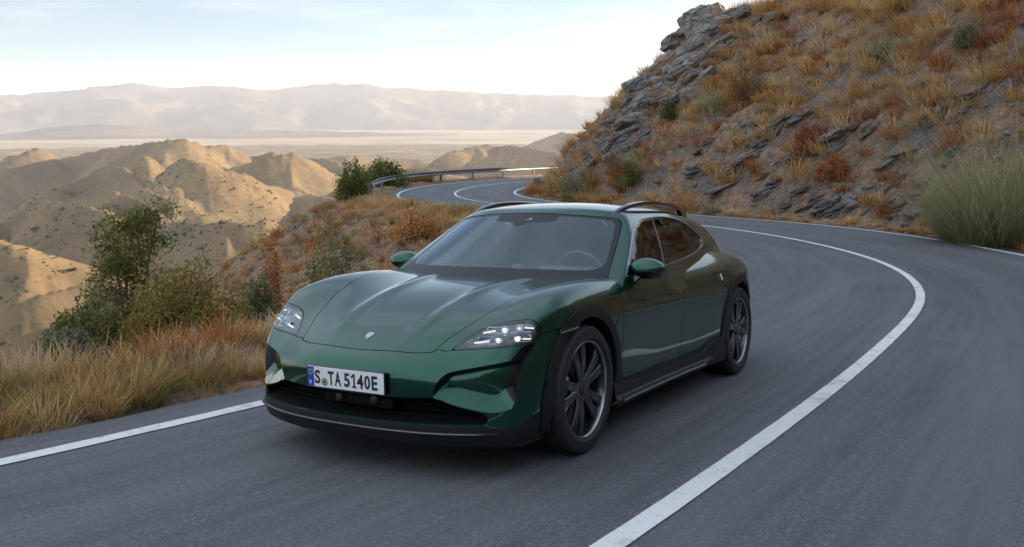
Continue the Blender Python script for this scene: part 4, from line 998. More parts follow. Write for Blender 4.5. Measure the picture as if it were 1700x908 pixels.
def build_land():
    xs = spaced([(-150, -40, 5), (-40, -18, 1.0), (-18, -6, .35), (-6, 22, .2), (22, 40, .6), (40, 110, 4)])
    ys = spaced([(-70, -10, 3), (-10, 3, .6), (3, 14, .3), (14, 62, .2), (62, 90, .5), (90, 130, 3)])
    V, F = grid_mesh(xs, ys, land)
    o = link('hillside', npmesh('hillside', V, F, MATS['hillside_earth'])); tag(o, kind='structure')
    # asphalt ribbon
    n = len(PATH); off = np.linspace(-W_L, W_R, 15)
    rag = .10*PN.fbm(np.arange(n)*.35, np.zeros(n), 3); rag2 = .10*PN2.fbm(np.arange(n)*.35, np.ones(n), 3)
    V = []
    for q, o_ in enumerate(off):
        oo = o_+(rag if q == 0 else rag2 if q == 14 else 0)
        p = PATH+PR*(oo[:, None] if np.ndim(oo) else oo); V.append(np.stack([p[:, 0], p[:, 1], S_rz(p[:, 1])], 1))
    lowL = V[0]-np.array([0, 0, .25]); lowR = V[-1]-np.array([0, 0, .25]); V = [lowL]+V+[lowR]
    m_ = len(V); V = np.stack(V, 1).reshape(-1, 3); i = np.arange(n-1)[:, None]; j = np.arange(m_-1)[None]
    F = np.stack(np.broadcast_arrays(i*m_+j, i*m_+j+1, (i+1)*m_+j+1, (i+1)*m_+j), -1).reshape(-1, 4)
    me = npmesh('road', V, F, MATS['asphalt']); uvl = me.uv_layers.new(name='UVMap')
    vi = np.empty(len(me.loops), np.int32); me.loops.foreach_get('vertex_index', vi)
    uu = np.concatenate([[-W_L], off, [W_R]]); uvl.data.foreach_set('uv', np.stack([uu[vi % m_], (vi//m_)*.4], 1).astype(np.float32).ravel())
    o = link('road', me); tag(o, kind='structure')
    FP = smooth_poly(PATH, 4, closed=False)
    for _ in range(40): Q_ = FP.copy(); Q_[1:-1] = .25*FP[:-2]+.5*FP[1:-1]+.25*FP[2:]; FP = Q_
    FT = np.gradient(FP, axis=0); FT /= np.linalg.norm(FT, axis=1, keepdims=True); FR = np.stack([FT[:, 1], -FT[:, 0]], 1)
    def stripe(c, hw, nm, s0=0, s1=None):
        q = []; nf = len(FP)
        wob = .005*PN.fbm(np.arange(nf)*.35, np.full(nf, c), 2)
        for e in (-hw, -hw/3, hw/3, hw):
            p = FP+FR*(c+e+(wob*np.sign(e))[:, None]); q.append(np.stack([p[:, 0], p[:, 1], S_rz(p[:, 1])+.006], 1))
        q = np.stack(q, 1)[s0:s1]; k = len(q); V = q.reshape(-1, 3); i = np.arange(k-1)[:, None]; j = np.arange(3)[None]
        F = np.stack(np.broadcast_arrays(i*4+j, i*4+j+1, (i+1)*4+j+1, (i+1)*4+j), -1).reshape(-1, 4)
        o = link(nm, npmesh(nm, V, F, MATS['road_paint'])); tag(o, kind='structure')
    stripe(0, .062, 'road_marking_centre'); stripe(-3.33, .068, 'road_marking_edge'); stripe(3.55, .062, 'road_marking_edge')
    # far country on polar grids about the viewpoint
    RID = [(350, [(-60, 515), (0, 503), (50, 490), (100, 478), (140, 470), (200, 480), (260, 500)], .42),
           (620, [(-120, 380), (-60, 385), (0, 397), (63, 418), (116, 439), (198, 460), (240, 478)], .55),
           (1000, [(-100, 380), (0, 372), (35, 350), (63, 339), (95, 334), (148, 342), (198, 355), (260, 378), (310, 400)], .55),
           (920, [(260, 372), (303, 366), (345, 370), (381, 365), (423, 367), (448, 365), (469, 379), (520, 400)], .5),
           (1500, [(0, 345), (60, 322), (120, 298), (183, 273), (226, 305), (268, 326), (332, 347), (380, 362)], .52),
           (1700, [(180, 274), (215, 268), (250, 257), (262, 290), (290, 325)], .6),
           (1300, [(60, 352), (110, 330), (150, 312), (200, 318), (250, 345), (290, 362)], .55),
           (1550, [(240, 300), (270, 305), (300, 322), (345, 345)], .55),
           (1800, [(300, 262), (330, 285), (345, 310), (380, 335)], .55),
           (1650, [(310, 262), (342, 270), (388, 284), (448, 305), (508, 319), (571, 333), (640, 350)], .52),
           (2000, [(360, 290), (388, 277), (430, 262), (483, 254), (526, 266), (565, 291), (620, 320)], .5),
           (2600, [(-160, 262), (-60, 270), (0, 266), (60, 245), (95, 260), (180, 245), (270, 232), (310, 230), (340, 240), (385, 240), (410, 255), (450, 252), (480, 265), (520, 262), (580, 272), (640, 290)], .5),
           (2100, [(560, 296), (600, 288), (640, 284), (700, 278), (740, 284), (800, 300)], .45),
           (3000, [(690, 292), (720, 270), (750, 252), (800, 240), (830, 238), (880, 243), (930, 255), (960, 268), (1010, 275), (1100, 270)], .42),
           (3600, [(420, 262), (470, 256), (520, 262), (580, 258), (640, 264), (700, 262)], .35),
           (5600, [(850, 252), (880, 240), (925, 219), (960, 223), (990, 236), (1040, 244), (1120, 240)], .36)]
    segs = []; sg_ = np.random.default_rng(17)
    for D, pts, sl in RID:
        Q = np.array([at_depth(px, py, D*(1+.05*math.sin(.021*px+D))) for px, py in pts])
        Q2 = smooth_poly(Q, 4, closed=False); segs.append((Q2, sl*1.5, D))
        if D < 600: continue
        # spurs running down both flanks, forking once
        L_ = np.concatenate([[0], np.cumsum(np.linalg.norm(np.diff(Q2[:, :2], axis=0), axis=1))]); s_ = sg_.uniform(.02, .05)*D
        while s_ < L_[-1]:
            p = np.array([np.interp(s_, L_, Q2[:, k]) for k in range(3)])
            for dirn in (-1, 1):
                a_ = sg_.normal(0, .45)+(.0 if dirn < 0 else math.pi); ln = D*sg_.uniform(.07, .17); fall = sg_.uniform(.30, .44); q = [p]; cur = p.copy()
                for st in range(4):
                    a_ += sg_.normal(0, .28); cur = cur+np.array([math.sin(a_)*ln/4, -math.cos(a_)*ln/4, -fall*ln/4*(1+.25*st)]); q.append(cur.copy())
                    if st == 1 and D > 800:
                        b_ = a_+sg_.choice([-1, 1])*.8; q2 = [cur.copy()]
                        for _ in range(2): q2.append(q2[-1]+np.array([math.sin(b_)*ln*.2, -math.cos(b_)*ln*.2, -.42*ln*.2]))
                        segs.append((np.array(q2), sl*1.75, D))
                segs.append((np.array(q), sl*1.65, D))
            s_ += sg_.uniform(.045, .085)*D
    def far_z(X, Y):
        P = np.stack([X.ravel(), Y.ravel()], 1); r = np.hypot(P[:, 0], P[:, 1])
        wob = np.minimum(r*.012, 26)
        Pw = P+np.stack([PN.fbm(P[:, 0]/120, P[:, 1]/120, 3), PN2.fbm(P[:, 0]/120, P[:, 1]/120, 3)], 1)*wob[:, None]
        best = np.full(len(P), -1e4)
        for Q, sl, D0 in segs:
            R_ = D0*.42; lo, hi = Q[:, :2].min(0)-R_, Q[:, :2].max(0)+R_
            ix = np.nonzero((Pw[:, 0] > lo[0]) & (Pw[:, 0] < hi[0]) & (Pw[:, 1] > lo[1]) & (Pw[:, 1] < hi[1]))[0]
            if len(ix) == 0: continue
            W = Pw[ix]; bd = np.full(len(ix), 1e9); bz = np.zeros(len(ix))
            for k in range(len(Q)-1):
                A, B = Q[k, :2], Q[k+1, :2]; d = B-A; t = np.clip(((W-A)@d)/max(d@d, 1e-6), 0, 1); e = W-A-t[:, None]*d; dd = np.sqrt(e[:, 0]**2+e[:, 1]**2)
                m_ = dd < bd; bd[m_] = dd[m_]; bz[m_] = (Q[k, 2]+t*(Q[k+1, 2]-Q[k, 2]))[m_]
            h = bz-sl*bd*(1-.45*np.exp(-bd/(D0*.012)))
            best[ix] = smax(best[ix], h, D0*.0035)
        best = best+PN3.fbm(P[:, 0]/60, P[:, 1]/60, 4)*np.clip(r*.0022, 1, 5)
        fl = -95-.055*np.clip(r, 0, 4000); fl = np.maximum(fl, -258+0*r)+12*PN.fbm(P[:, 0]/300, P[:, 1]/300, 4)
        z = smax(best, fl, 10)
        return z.reshape(X.shape)
    az = np.radians(np.concatenate([np.linspace(-62, -34, 40), np.linspace(-33.8, 10, 430), np.linspace(10.4, 45, 50)])); rr = np.geomspace(150, 8200, 300)
    A, Rr = np.meshgrid(az, rr, indexing='ij'); X, Y = Rr*np.sin(A), Rr*np.cos(A); Z = far_z(X, Y); Z -= 60*sstep(Rr, 220, 150)
    n, m_ = A.shape; i = np.arange(n-1)[:, None]; j = np.arange(m_-1)[None]
    F = np.stack(np.broadcast_arrays(i*m_+j, i*m_+j+1, (i+1)*m_+j+1, (i+1)*m_+j), -1).reshape(-1, 4)
    keep = (Z.ravel()[F].max(1) > -256.5) | (Rr.ravel()[F].max(1) < 4000)
    o = link('hills', npmesh('hills', np.stack([X, Y, Z], -1).reshape(-1, 3), F[:, ::-1], MATS['dry_hills'])); tag(o, kind='structure')
    # scrub dotted over the nearer hills
    gs = np.random.default_rng(8); m2 = 26000; ra = np.exp(gs.uniform(math.log(230), math.log(1700), m2)); aa = np.radians(gs.uniform(-36, 2, m2)); sx, sy = ra*np.sin(aa), ra*np.cos(aa)
    kp = PN.fbm(sx/70, sy/70, 3)+.35*gs.random(m2) > .08; sx, sy, ra = sx[kp], sy[kp], ra[kp]; sz = far_z(sx, sy); m2 = len(sx)
    oc = np.array([(1, 0, 0), (0, 1, 0), (-1, 0, 0), (0, -1, 0), (0, 0, 1), (0, 0, -.6)], float); of = np.array([(0, 1, 4), (1, 2, 4), (2, 3, 4), (3, 0, 4), (1, 0, 5), (2, 1, 5), (3, 2, 5), (0, 3, 5)])
    rr_ = (.45+1.2*gs.random(m2)**3)*(1+ra/1300); rot = gs.random(m2)*6.28
    ov = oc[None]*(1+.35*gs.normal(0, 1, (m2, 6, 1)))*rr_[:, None, None]*np.array([1, 1, .8]); ca, sa = np.cos(rot)[:, None], np.sin(rot)[:, None]
    ov = np.stack([ov[:, :, 0]*ca-ov[:, :, 1]*sa+sx[:, None], ov[:, :, 0]*sa+ov[:, :, 1]*ca+sy[:, None], ov[:, :, 2]+(sz+.2*rr_)[:, None]], -1)
    tm = NT('hill_scrub_leaf'); tn = tm.noise(tm.coord(), .4, 2); tm.base(tm.ramp(tn, [(.35, (.045, .05, .022)), (.65, (.12, .095, .045))])); tm.b.inputs['Roughness'].default_value = .95; tm.b.inputs['Specular IOR Level'].default_value = .1
    o = link('hill_scrub', npmesh('hill_scrub', ov.reshape(-1, 3), (of[None]+6*np.arange(m2)[:, None, None]).reshape(-1, 3), tm.m)); tag(o, 'dark scrub dotted over the sunlit hills in the valley', 'scrub', kind='stuff')
    # plain and far ranges
    az = np.radians(np.linspace(-75, 75, 160)); rr = np.array([2500, 5000, 9000, 14000, 20000, 30000, 45000.])
    A, Rr = np.meshgrid(az, rr, indexing='ij'); X, Y = Rr*np.sin(A), Rr*np.cos(A); n, m_ = A.shape; i = np.arange(n-1)[:, None]; j = np.arange(m_-1)[None]
    F = np.stack(np.broadcast_arrays(i*m_+j, i*m_+j+1, (i+1)*m_+j+1, (i+1)*m_+j), -1).reshape(-1, 4)
    o = link('plain', npmesh('plain', np.stack([X, Y, np.full_like(X, -262)], -1).reshape(-1, 3), F[:, ::-1], MATS['valley_plain'])); tag(o, kind='structure')
    for nm, D0, D1, crest, amp in (('low_range', 10500, 13500, [(-400, 222), (-100, 222), (0, 219), (60, 214), (150, 206), (260, 210), (400, 214), (560, 218), (700, 222), (850, 226), (1100, 230), (1700, 232)], .5),
                             ('mountain_range', 15000, 23000, [(-500, 176), (-200, 170), (0, 164), (80, 160), (160, 152), (230, 144), (290, 150), (400, 147), (440, 152), (500, 147), (580, 142), (640, 147), (700, 150), (800, 155), (950, 160), (1050, 163), (1300, 168), (1800, 172)], 1.)):
        cs = Spl(crest)
        az = np.radians(np.linspace(-44, 42, 420)); rr = np.linspace(D0, D1, 70)
        A, Rr = np.meshgrid(az, rr, indexing='ij'); X, Y = Rr*np.sin(A), Rr*np.cos(A)
        px = 850+1526.7/math.cos(R(9.81))*np.tan(A)*.985
        ang = (190-cs(px)+amp*(4.5*PN.fbm(px/70, 0*px, 4)+2.0*PN2.ridged(px/33, 0*px+5, 3)))/1526.7
        Rc = D0+.62*(D1-D0)+.12*(D1-D0)*PN.fbm(A*9, A*0, 3)
        top = 1.4+ang*Y/np.cos(A)*.985*Rc/Rr
        prof = np.clip(1-np.abs(Rr-Rc)/(.5*(D1-D0)), 0, 1)
        base = -270
        sc = 2600*amp
        g = PN2.ridged(X/sc, Y/sc, 5, .55)*.5+.5
        Z = base+(top-base)*(prof**.85*(.50+.50*sstep(prof, .5, 1.0))+1.7*prof*(1-prof)*(g-.5)*2)
        Z = Z+(top-base)*.035*PN3.fbm(X/900, Y/900, 3)*prof
        n, m_ = A.shape; i = np.arange(n-1)[:, None]; j = np.arange(m_-1)[None]
        F = np.stack(np.broadcast_arrays(i*m_+j, i*m_+j+1, (i+1)*m_+j+1, (i+1)*m_+j), -1).reshape(-1, 4)
        o = link(nm, npmesh(nm, np.stack([X, Y, Z], -1).reshape(-1, 3), F[:, ::-1], MATS['far_range'])); tag(o, kind='structure')
build_land()
# ---------------------------------------------------------------- plants and stones
def plant_mats():
    def leafy(name, transl=.35, rough=.7):
        t = NT(name); a = t.n('VertexColor'); a.layer_name = 'col'
        d = t.n('BsdfDiffuse'); tr = t.n('BsdfTranslucent'); mx = t.n('MixShader'); mx.inputs[0].default_value = transl
        t.l(a.outputs[0], d.inputs[0]); t.l(a.outputs[0], tr.inputs[0]); t.l(d.outputs[0], mx.inputs[1]); t.l(tr.outputs[0], mx.inputs[2]); t.l(mx.outputs[0], t.out.inputs[0])
    leafy('dry_blades'); leafy('leaves', .42)
    t = NT('bark'); n1 = t.noise(t.mapping(t.coord(), (1, 1, .2)), 30, 5); t.base(t.ramp(n1, [(.3, (.035, .026, .02)), (.7, (.12, .09, .07))])); t.b.inputs['Roughness'].default_value = .9
    t = NT('weathered_wood'); n1 = t.noise(t.mapping(t.coord(), (6, 6, .6)), 12, 5); t.base(t.ramp(n1, [(.3, (.06, .045, .038)), (.7, (.26, .20, .17))])); t.b.inputs['Roughness'].default_value = .9
plant_mats()

def blades(pos, rad, hgt, n, width, colors, lean=.55, seed=0, tipw=.25, droop=.35):
    """grass blades for many tufts at once: arrays pos (k,3), rad, hgt, n (per tuft), colors (k,3)"""
    g = np.random.default_rng(seed); k = np.repeat(np.arange(len(pos)), n); m_ = len(k)
    a = g.random(m_)*2*np.pi; rr = np.sqrt(g.random(m_))*rad[k]
    B = pos[k]+np.stack([np.cos(a)*rr*.45, np.sin(a)*rr*.45, np.zeros(m_)-.03], 1)
    L = hgt[k]*(.45+.65*g.random(m_)); b = a+g.normal(0, .7, m_)
    ln = lean*(.25+rr/np.maximum(rad[k], 1e-3))*(.6+.8*g.random(m_))
    D = np.stack([np.cos(b)*ln, np.sin(b)*ln, np.ones(m_)], 1); D /= np.linalg.norm(D, axis=1, keepdims=True)
    side = np.stack([-np.sin(b+g.normal(0, .8, m_)), np.cos(b), g.normal(0, .15, m_)], 1); side /= np.linalg.norm(side, axis=1, keepdims=True)
    w = (width*(.6+.8*g.random(m_)))[:, None]
    M1 = B+D*(L*.55)[:, None]; T = M1+(D+np.array([0, 0, -1.])*(droop*g.random(m_))[:, None]+np.stack([np.cos(b), np.sin(b), 0*b], 1)*(.35*g.random(m_))[:, None])*(L*.5)[:, None]
    V = np.stack([B-side*w*.5, B+side*w*.5, M1-side*w*.42, M1+side*w*.42, T], 1).reshape(-1, 3)
    i = np.arange(m_)*5; F = [np.stack([i, i+1, i+3, i+2], 1), np.stack([i+2, i+3, i+4], 1)]
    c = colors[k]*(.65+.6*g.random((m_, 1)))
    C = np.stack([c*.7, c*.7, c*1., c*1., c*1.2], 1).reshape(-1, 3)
    return V, F, C
def hue(pal, n, g):
    P = np.array(pal); i = g.integers(0, len(P), n); j = g.integers(0, len(P), n); t = g.random((n, 1))*.5
    return P[i]*(1-t)+P[j]*t
STRAW = [(.52, .32, .12), (.58, .38, .17), (.48, .27, .095), (.44, .22, .08), (.60, .42, .22)]
RUST = [(.34, .12, .042), (.40, .16, .055), (.30, .10, .05), (.44, .20, .07)]
PALE = [(.52, .40, .25), (.47, .35, .20), (.56, .44, .30)]
SAGE = [(.16, .18, .11), (.19, .205, .13), (.14, .16, .095)]
GREEN = [(.080, .105, .032), (.105, .13, .04), (.06, .082, .027)]
OLIVE = [(.20, .195, .062), (.23, .205, .066), (.16, .165, .055)]
BROOM = [(.36, .39, .22), (.42, .43, .26), (.31, .34, .19), (.44, .40, .25)]

def pts_on(px, py): 
    out = []
    for a, b in zip(px, py):
        p = ground_hit(a, b)
        out.append(p if p is not None else (np.nan,)*3)
    return np.array(out)

def build_grass():
    g = np.random.default_rng(5)
    # hillside tufts, scattered over the slope
    n = 18000; x = g.uniform(1, 30, n); y = g.uniform(12, 60, n); d, _ = road_coord(x, y)
    dens = PN.fbm(x*.28+3, y*.28, 3)*.9+PN2.fbm(x*.9, y*.9, 2)*.5
    up = land(x, y)-S_rz(y)
    keep = (d > 4.5) & (g.random(n) < np.clip(.36+.95*dens+.05*np.clip(up, 0, 9), .02, .95)) & (np.hypot(x, y) < 62)
    x, y, dens, up = x[keep][:3300], y[keep][:3300], dens[keep][:3300], up[keep][:3300]; m_ = len(x)
    P = np.stack([x, y, land(x, y)], 1); sz = .65+1.05*g.random(m_)
    rust = (PN3.fbm(x*.3, y*.3, 2) > .22) | (g.random(m_) < .14)
    C = np.where(rust[:, None], hue(RUST, m_, g), hue(STRAW, m_, g)); pale = g.random(m_) < .16; C[pale] = hue(PALE, pale.sum(), g)
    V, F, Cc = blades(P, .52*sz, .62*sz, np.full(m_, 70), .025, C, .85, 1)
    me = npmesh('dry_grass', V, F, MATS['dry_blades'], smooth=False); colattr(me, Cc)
    tag(link('dry_grass', me), 'straw and rust coloured grass tufts all over the rocky slope', 'grass', kind='stuff')
    # verge below the hillside
    k = np.arange(0, len(PATH)); s = g.choice(k[(PATH[k, 1] > 8) & (PATH[k, 1] < 60)], 330); o = 4.15+np.abs(g.normal(0, .28, 330))
    q = PATH[s]+PR[s]*o[:, None]; P = np.stack([q[:, 0], q[:, 1], land(q[:, 0], q[:, 1])], 1); m_ = len(P); sz = .5+.7*g.random(m_)
    C = hue(STRAW+RUST+OLIVE, m_, g)
    V, F, Cc = blades(P, .24*sz, .26*sz, np.full(m_, 80), .011, C, .9, 2)
    # left verge: long dry grass between the white line and the drop
    s = g.choice(k[(PATH[k, 1] > -6) & (PATH[k, 1] < 50)], 1150); o = 4.02+np.abs(g.normal(0, 1.5, len(s)))+.15*g.random(len(s)); o += np.where(PATH[s, 1] > 11, .25, 0)
    s2 = g.choice(k[(PATH[k, 1] > -5) & (PATH[k, 1] < 13)], 620); s = np.concatenate([s, s2]); o = np.concatenate([o, 3.98+np.abs(g.normal(0, 1.25, 620))])
    q = PATH[s]-PR[s]*o[:, None]; near = q[:, 1] < 12; drop = near & (q[:, 0] > -1.2) & (q[:, 1] < 5.5)
    q = q[~drop]; near = near[~drop]; P = np.stack([q[:, 0], q[:, 1], land(q[:, 0], q[:, 1])], 1); m_ = len(P); sz = .55+.75*g.random(m_)
    C = hue(STRAW+PALE+PALE, m_, g); z_ = PN.fbm(q[:, 0]*.5, q[:, 1]*.5, 2); gr = z_ < -.12; C[gr] = hue(OLIVE+STRAW, gr.sum(), g); ru = z_ > .22; C[ru] = hue(RUST+STRAW, ru.sum(), g)
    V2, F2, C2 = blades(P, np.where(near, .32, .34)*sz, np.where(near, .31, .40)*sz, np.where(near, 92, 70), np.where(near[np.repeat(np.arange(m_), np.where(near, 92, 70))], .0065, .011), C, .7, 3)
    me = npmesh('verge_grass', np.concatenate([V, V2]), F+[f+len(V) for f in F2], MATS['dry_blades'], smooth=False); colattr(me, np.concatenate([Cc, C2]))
    tag(link('verge_grass', me), 'long dry grass along both edges of the road', 'grass', kind='stuff')
    # low scrub on the slope that drops to the valley
    n = 4200; x = g.uniform(-75, -5, n); y = g.uniform(8, 125, n); d, _ = road_coord(x, y)
    kp = (d < -6.5) & (PN.fbm(x*.12, y*.12, 3)+.5*g.random(n) > .12); x, y = x[kp], y[kp]; m_ = len(x); P = np.stack([x, y, land(x, y)], 1); sz = .5+.9*g.random(m_)
    C = hue(SAGE+OLIVE+STRAW+RUST, m_, g)*.9
    n3 = 1500; x3 = g.uniform(-16, 1, n3); y3 = g.uniform(13, 50, n3); d3, _ = road_coord(x3, y3); k3 = (d3 < -4.6) & (d3 > -17) & (PN2.fbm(x3*.3, y3*.3, 2)+.6*g.random(n3) > .1); x3, y3 = x3[k3], y3[k3]
    P = np.concatenate([P, np.stack([x3, y3, land(x3, y3)], 1)]); sz = np.concatenate([sz, .7+.7*g.random(len(x3))]); C = np.concatenate([C, hue(RUST+STRAW+SAGE+RUST, len(x3), g)]); m_ = len(P)
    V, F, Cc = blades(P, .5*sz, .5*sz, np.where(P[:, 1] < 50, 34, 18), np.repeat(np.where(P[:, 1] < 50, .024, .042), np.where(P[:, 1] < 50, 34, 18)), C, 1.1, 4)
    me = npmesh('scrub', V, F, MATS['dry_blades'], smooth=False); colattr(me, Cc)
    tag(link('scrub', me), 'low grey-green scrub dotted over the slope below the road', 'scrub', kind='stuff')
build_grass()

def leaf_cloud(n, size, rad, hgt, base, pal, g, clumps=26, fill=.55, shape=1.0):
    """leaf quads gathered in clumps inside an uneven dome"""
    c = g.normal(0, 1, (clumps, 3)); c /= np.linalg.norm(c, axis=1, keepdims=True); c *= (fill+(1-fill)*g.random((clumps, 1)))
    c[:, 2] = np.abs(c[:, 2])*shape+(.0 if shape <= 1 else 0); cr = .22+.24*g.random(clumps)
    k = g.integers(0, clumps, n); p = g.normal(0, 1, (n, 3)); p /= np.linalg.norm(p, axis=1, keepdims=True); p *= (g.random((n, 1))**.4)*cr[k][:, None]
    p = (c[k]+p)*np.array([rad, rad, hgt])*.86; p[:, 2] = np.maximum(p[:, 2], .02)
    u = g.normal(0, 1, (n, 3)); u /= np.linalg.norm(u, axis=1, keepdims=True); v = np.cross(u, g.normal(0, 1, (n, 3))); v /= np.linalg.norm(v, axis=1, keepdims=True)
    s = (size*(.6+.8*g.random(n)))[:, None]
    V = np.stack([p-u*s*.9, p+v*s*.45, p+u*s*.9, p-v*s*.45], 1).reshape(-1, 3)+base
    F = np.arange(n*4).reshape(-1, 4); C = np.repeat(hue(pal, n, g)*(.7+.6*g.random((n, 1))), 4, 0)
    return V, F, C, c*np.array([rad, rad, hgt])*.86+base
def stems_mesh(base, tips, g, r0=.03):
    Vs, Fs, n0 = [], [], 0
    for t in tips:
        m1 = base+(t-base)*np.array([.35, .35, .5])+g.normal(0, .04, 3)*np.linalg.norm(t-base)
        p = smooth_poly([base+g.normal(0, r0, 3)*[1, 1, 0]-[0, 0, .08], m1, t], 4, closed=False)
        V, F = sweep(p, ring(5, 1, 1), np.linspace(r0, r0*.22, len(p)), up=(.3, .9, .1), caps=False); Vs.append(V); Fs.append(F[0]+n0); n0 += len(V)
    return np.concatenate(Vs), np.concatenate(Fs)
def shrub(name, label, cat, base, rad, hgt, pal, kind, seed, n=4200, size=.035, group=None, stem='stem'):
    g = np.random.default_rng(seed); base = np.array(base, float)
    e = empty(name, tuple(base)); tag(e, label, cat, group); z0 = np.zeros(3)
    if kind == 'leaf':
        V, F, C, tips = leaf_cloud(n, size, rad, hgt, z0, pal, g, clumps=int(22+16*rad))
        sV, sF = stems_mesh(z0, tips, g, .012+.016*rad)
        me = npmesh('foliage', V, F, MATS['leaves'], smooth=False)
    elif kind == 'pine':
        # open crown in tiers of needle clumps
        c, cr = [], []
        for q in range(40):
            h = .30+.70*(q/39); rr = rad*(1.25-.85*h)*(.25+.85*g.random()); a = g.random()*6.28; c.append((rr*math.cos(a), rr*math.sin(a), h*hgt)); cr.append(rad*(.24+.22*g.random()))
        c = np.array(c); cr = np.array(cr); k = g.integers(0, len(c), n); p = g.normal(0, 1, (n, 3)); p /= np.linalg.norm(p, axis=1, keepdims=True); p = c[k]+p*(g.random((n, 1))**.5)*cr[k][:, None]*[1, 1, .7]
        u = g.normal(0, 1, (n, 3))+[0, 0, .6]; u /= np.linalg.norm(u, axis=1, keepdims=True); v = np.cross(u, g.normal(0, 1, (n, 3))); v /= np.linalg.norm(v, axis=1, keepdims=True); s = (size*(.7+.6*g.random(n)))[:, None]
        V = np.stack([p-u*s*1.3, p+v*s*.3, p+u*s*1.3, p-v*s*.3], 1).reshape(-1, 3); F = np.arange(n*4).reshape(-1, 4); C = np.repeat(hue(pal, n, g)*(.7+.6*g.random((n, 1))), 4, 0)
        sV, sF = stems_mesh(z0, np.concatenate([c[::3], [[0, 0, hgt*.97]]]), g, .03)
        me = npmesh('foliage', V, F, MATS['leaves'], smooth=False)
    elif kind == 'broom':
        k = max(1, int(n/60)); a = g.random(k)*6.28; rr = np.sqrt(g.random(k))*rad*.62
        P = np.stack([np.cos(a)*rr, np.sin(a)*rr, np.zeros(k)], 1)
        V, F, C = blades(P, np.full(k, rad*.5), hgt*(1-.6*(rr/(rad*.62))**2+.25*np.cos(a*2+seed))*(.35+.7*g.random(k)), np.full(k, 60), size, hue(pal, k, g), 1.0, seed, .3, .35)
        me = npmesh('foliage', V, F, MATS['leaves'], smooth=False)
        sV, sF = stems_mesh(z0, P[:30]*1.2+np.array([0, 0, hgt*.42])*(.6+.6*g.random((len(P[:30]), 1))), g, .012)
    elif kind == 'bare':
        tips = np.stack([g.normal(0, .5, 26)*rad, g.normal(0, .5, 26)*rad, hgt*(.4+.6*g.random(26))], 1)
        V, F, C, _ = leaf_cloud(n, size, rad, hgt, z0, pal, g, clumps=26); sV, sF = stems_mesh(z0, tips, g, .012)
        me = npmesh('foliage', V, F, MATS['leaves'], smooth=False)
    colattr(me, C); link('foliage', me, e); link(stem, npmesh(stem, sV, sF, MATS['bark']), e)
    return e
def at_ground(px, D):
    u, _ = cam_ray(px, 400); x = u*D; y = CAM[1]+D
    u, _ = cam_ray(px, 560); x = .5*(x+u*D)
    return np.array([x, y, float(land(np.array([x]), np.array([y]))[0])])
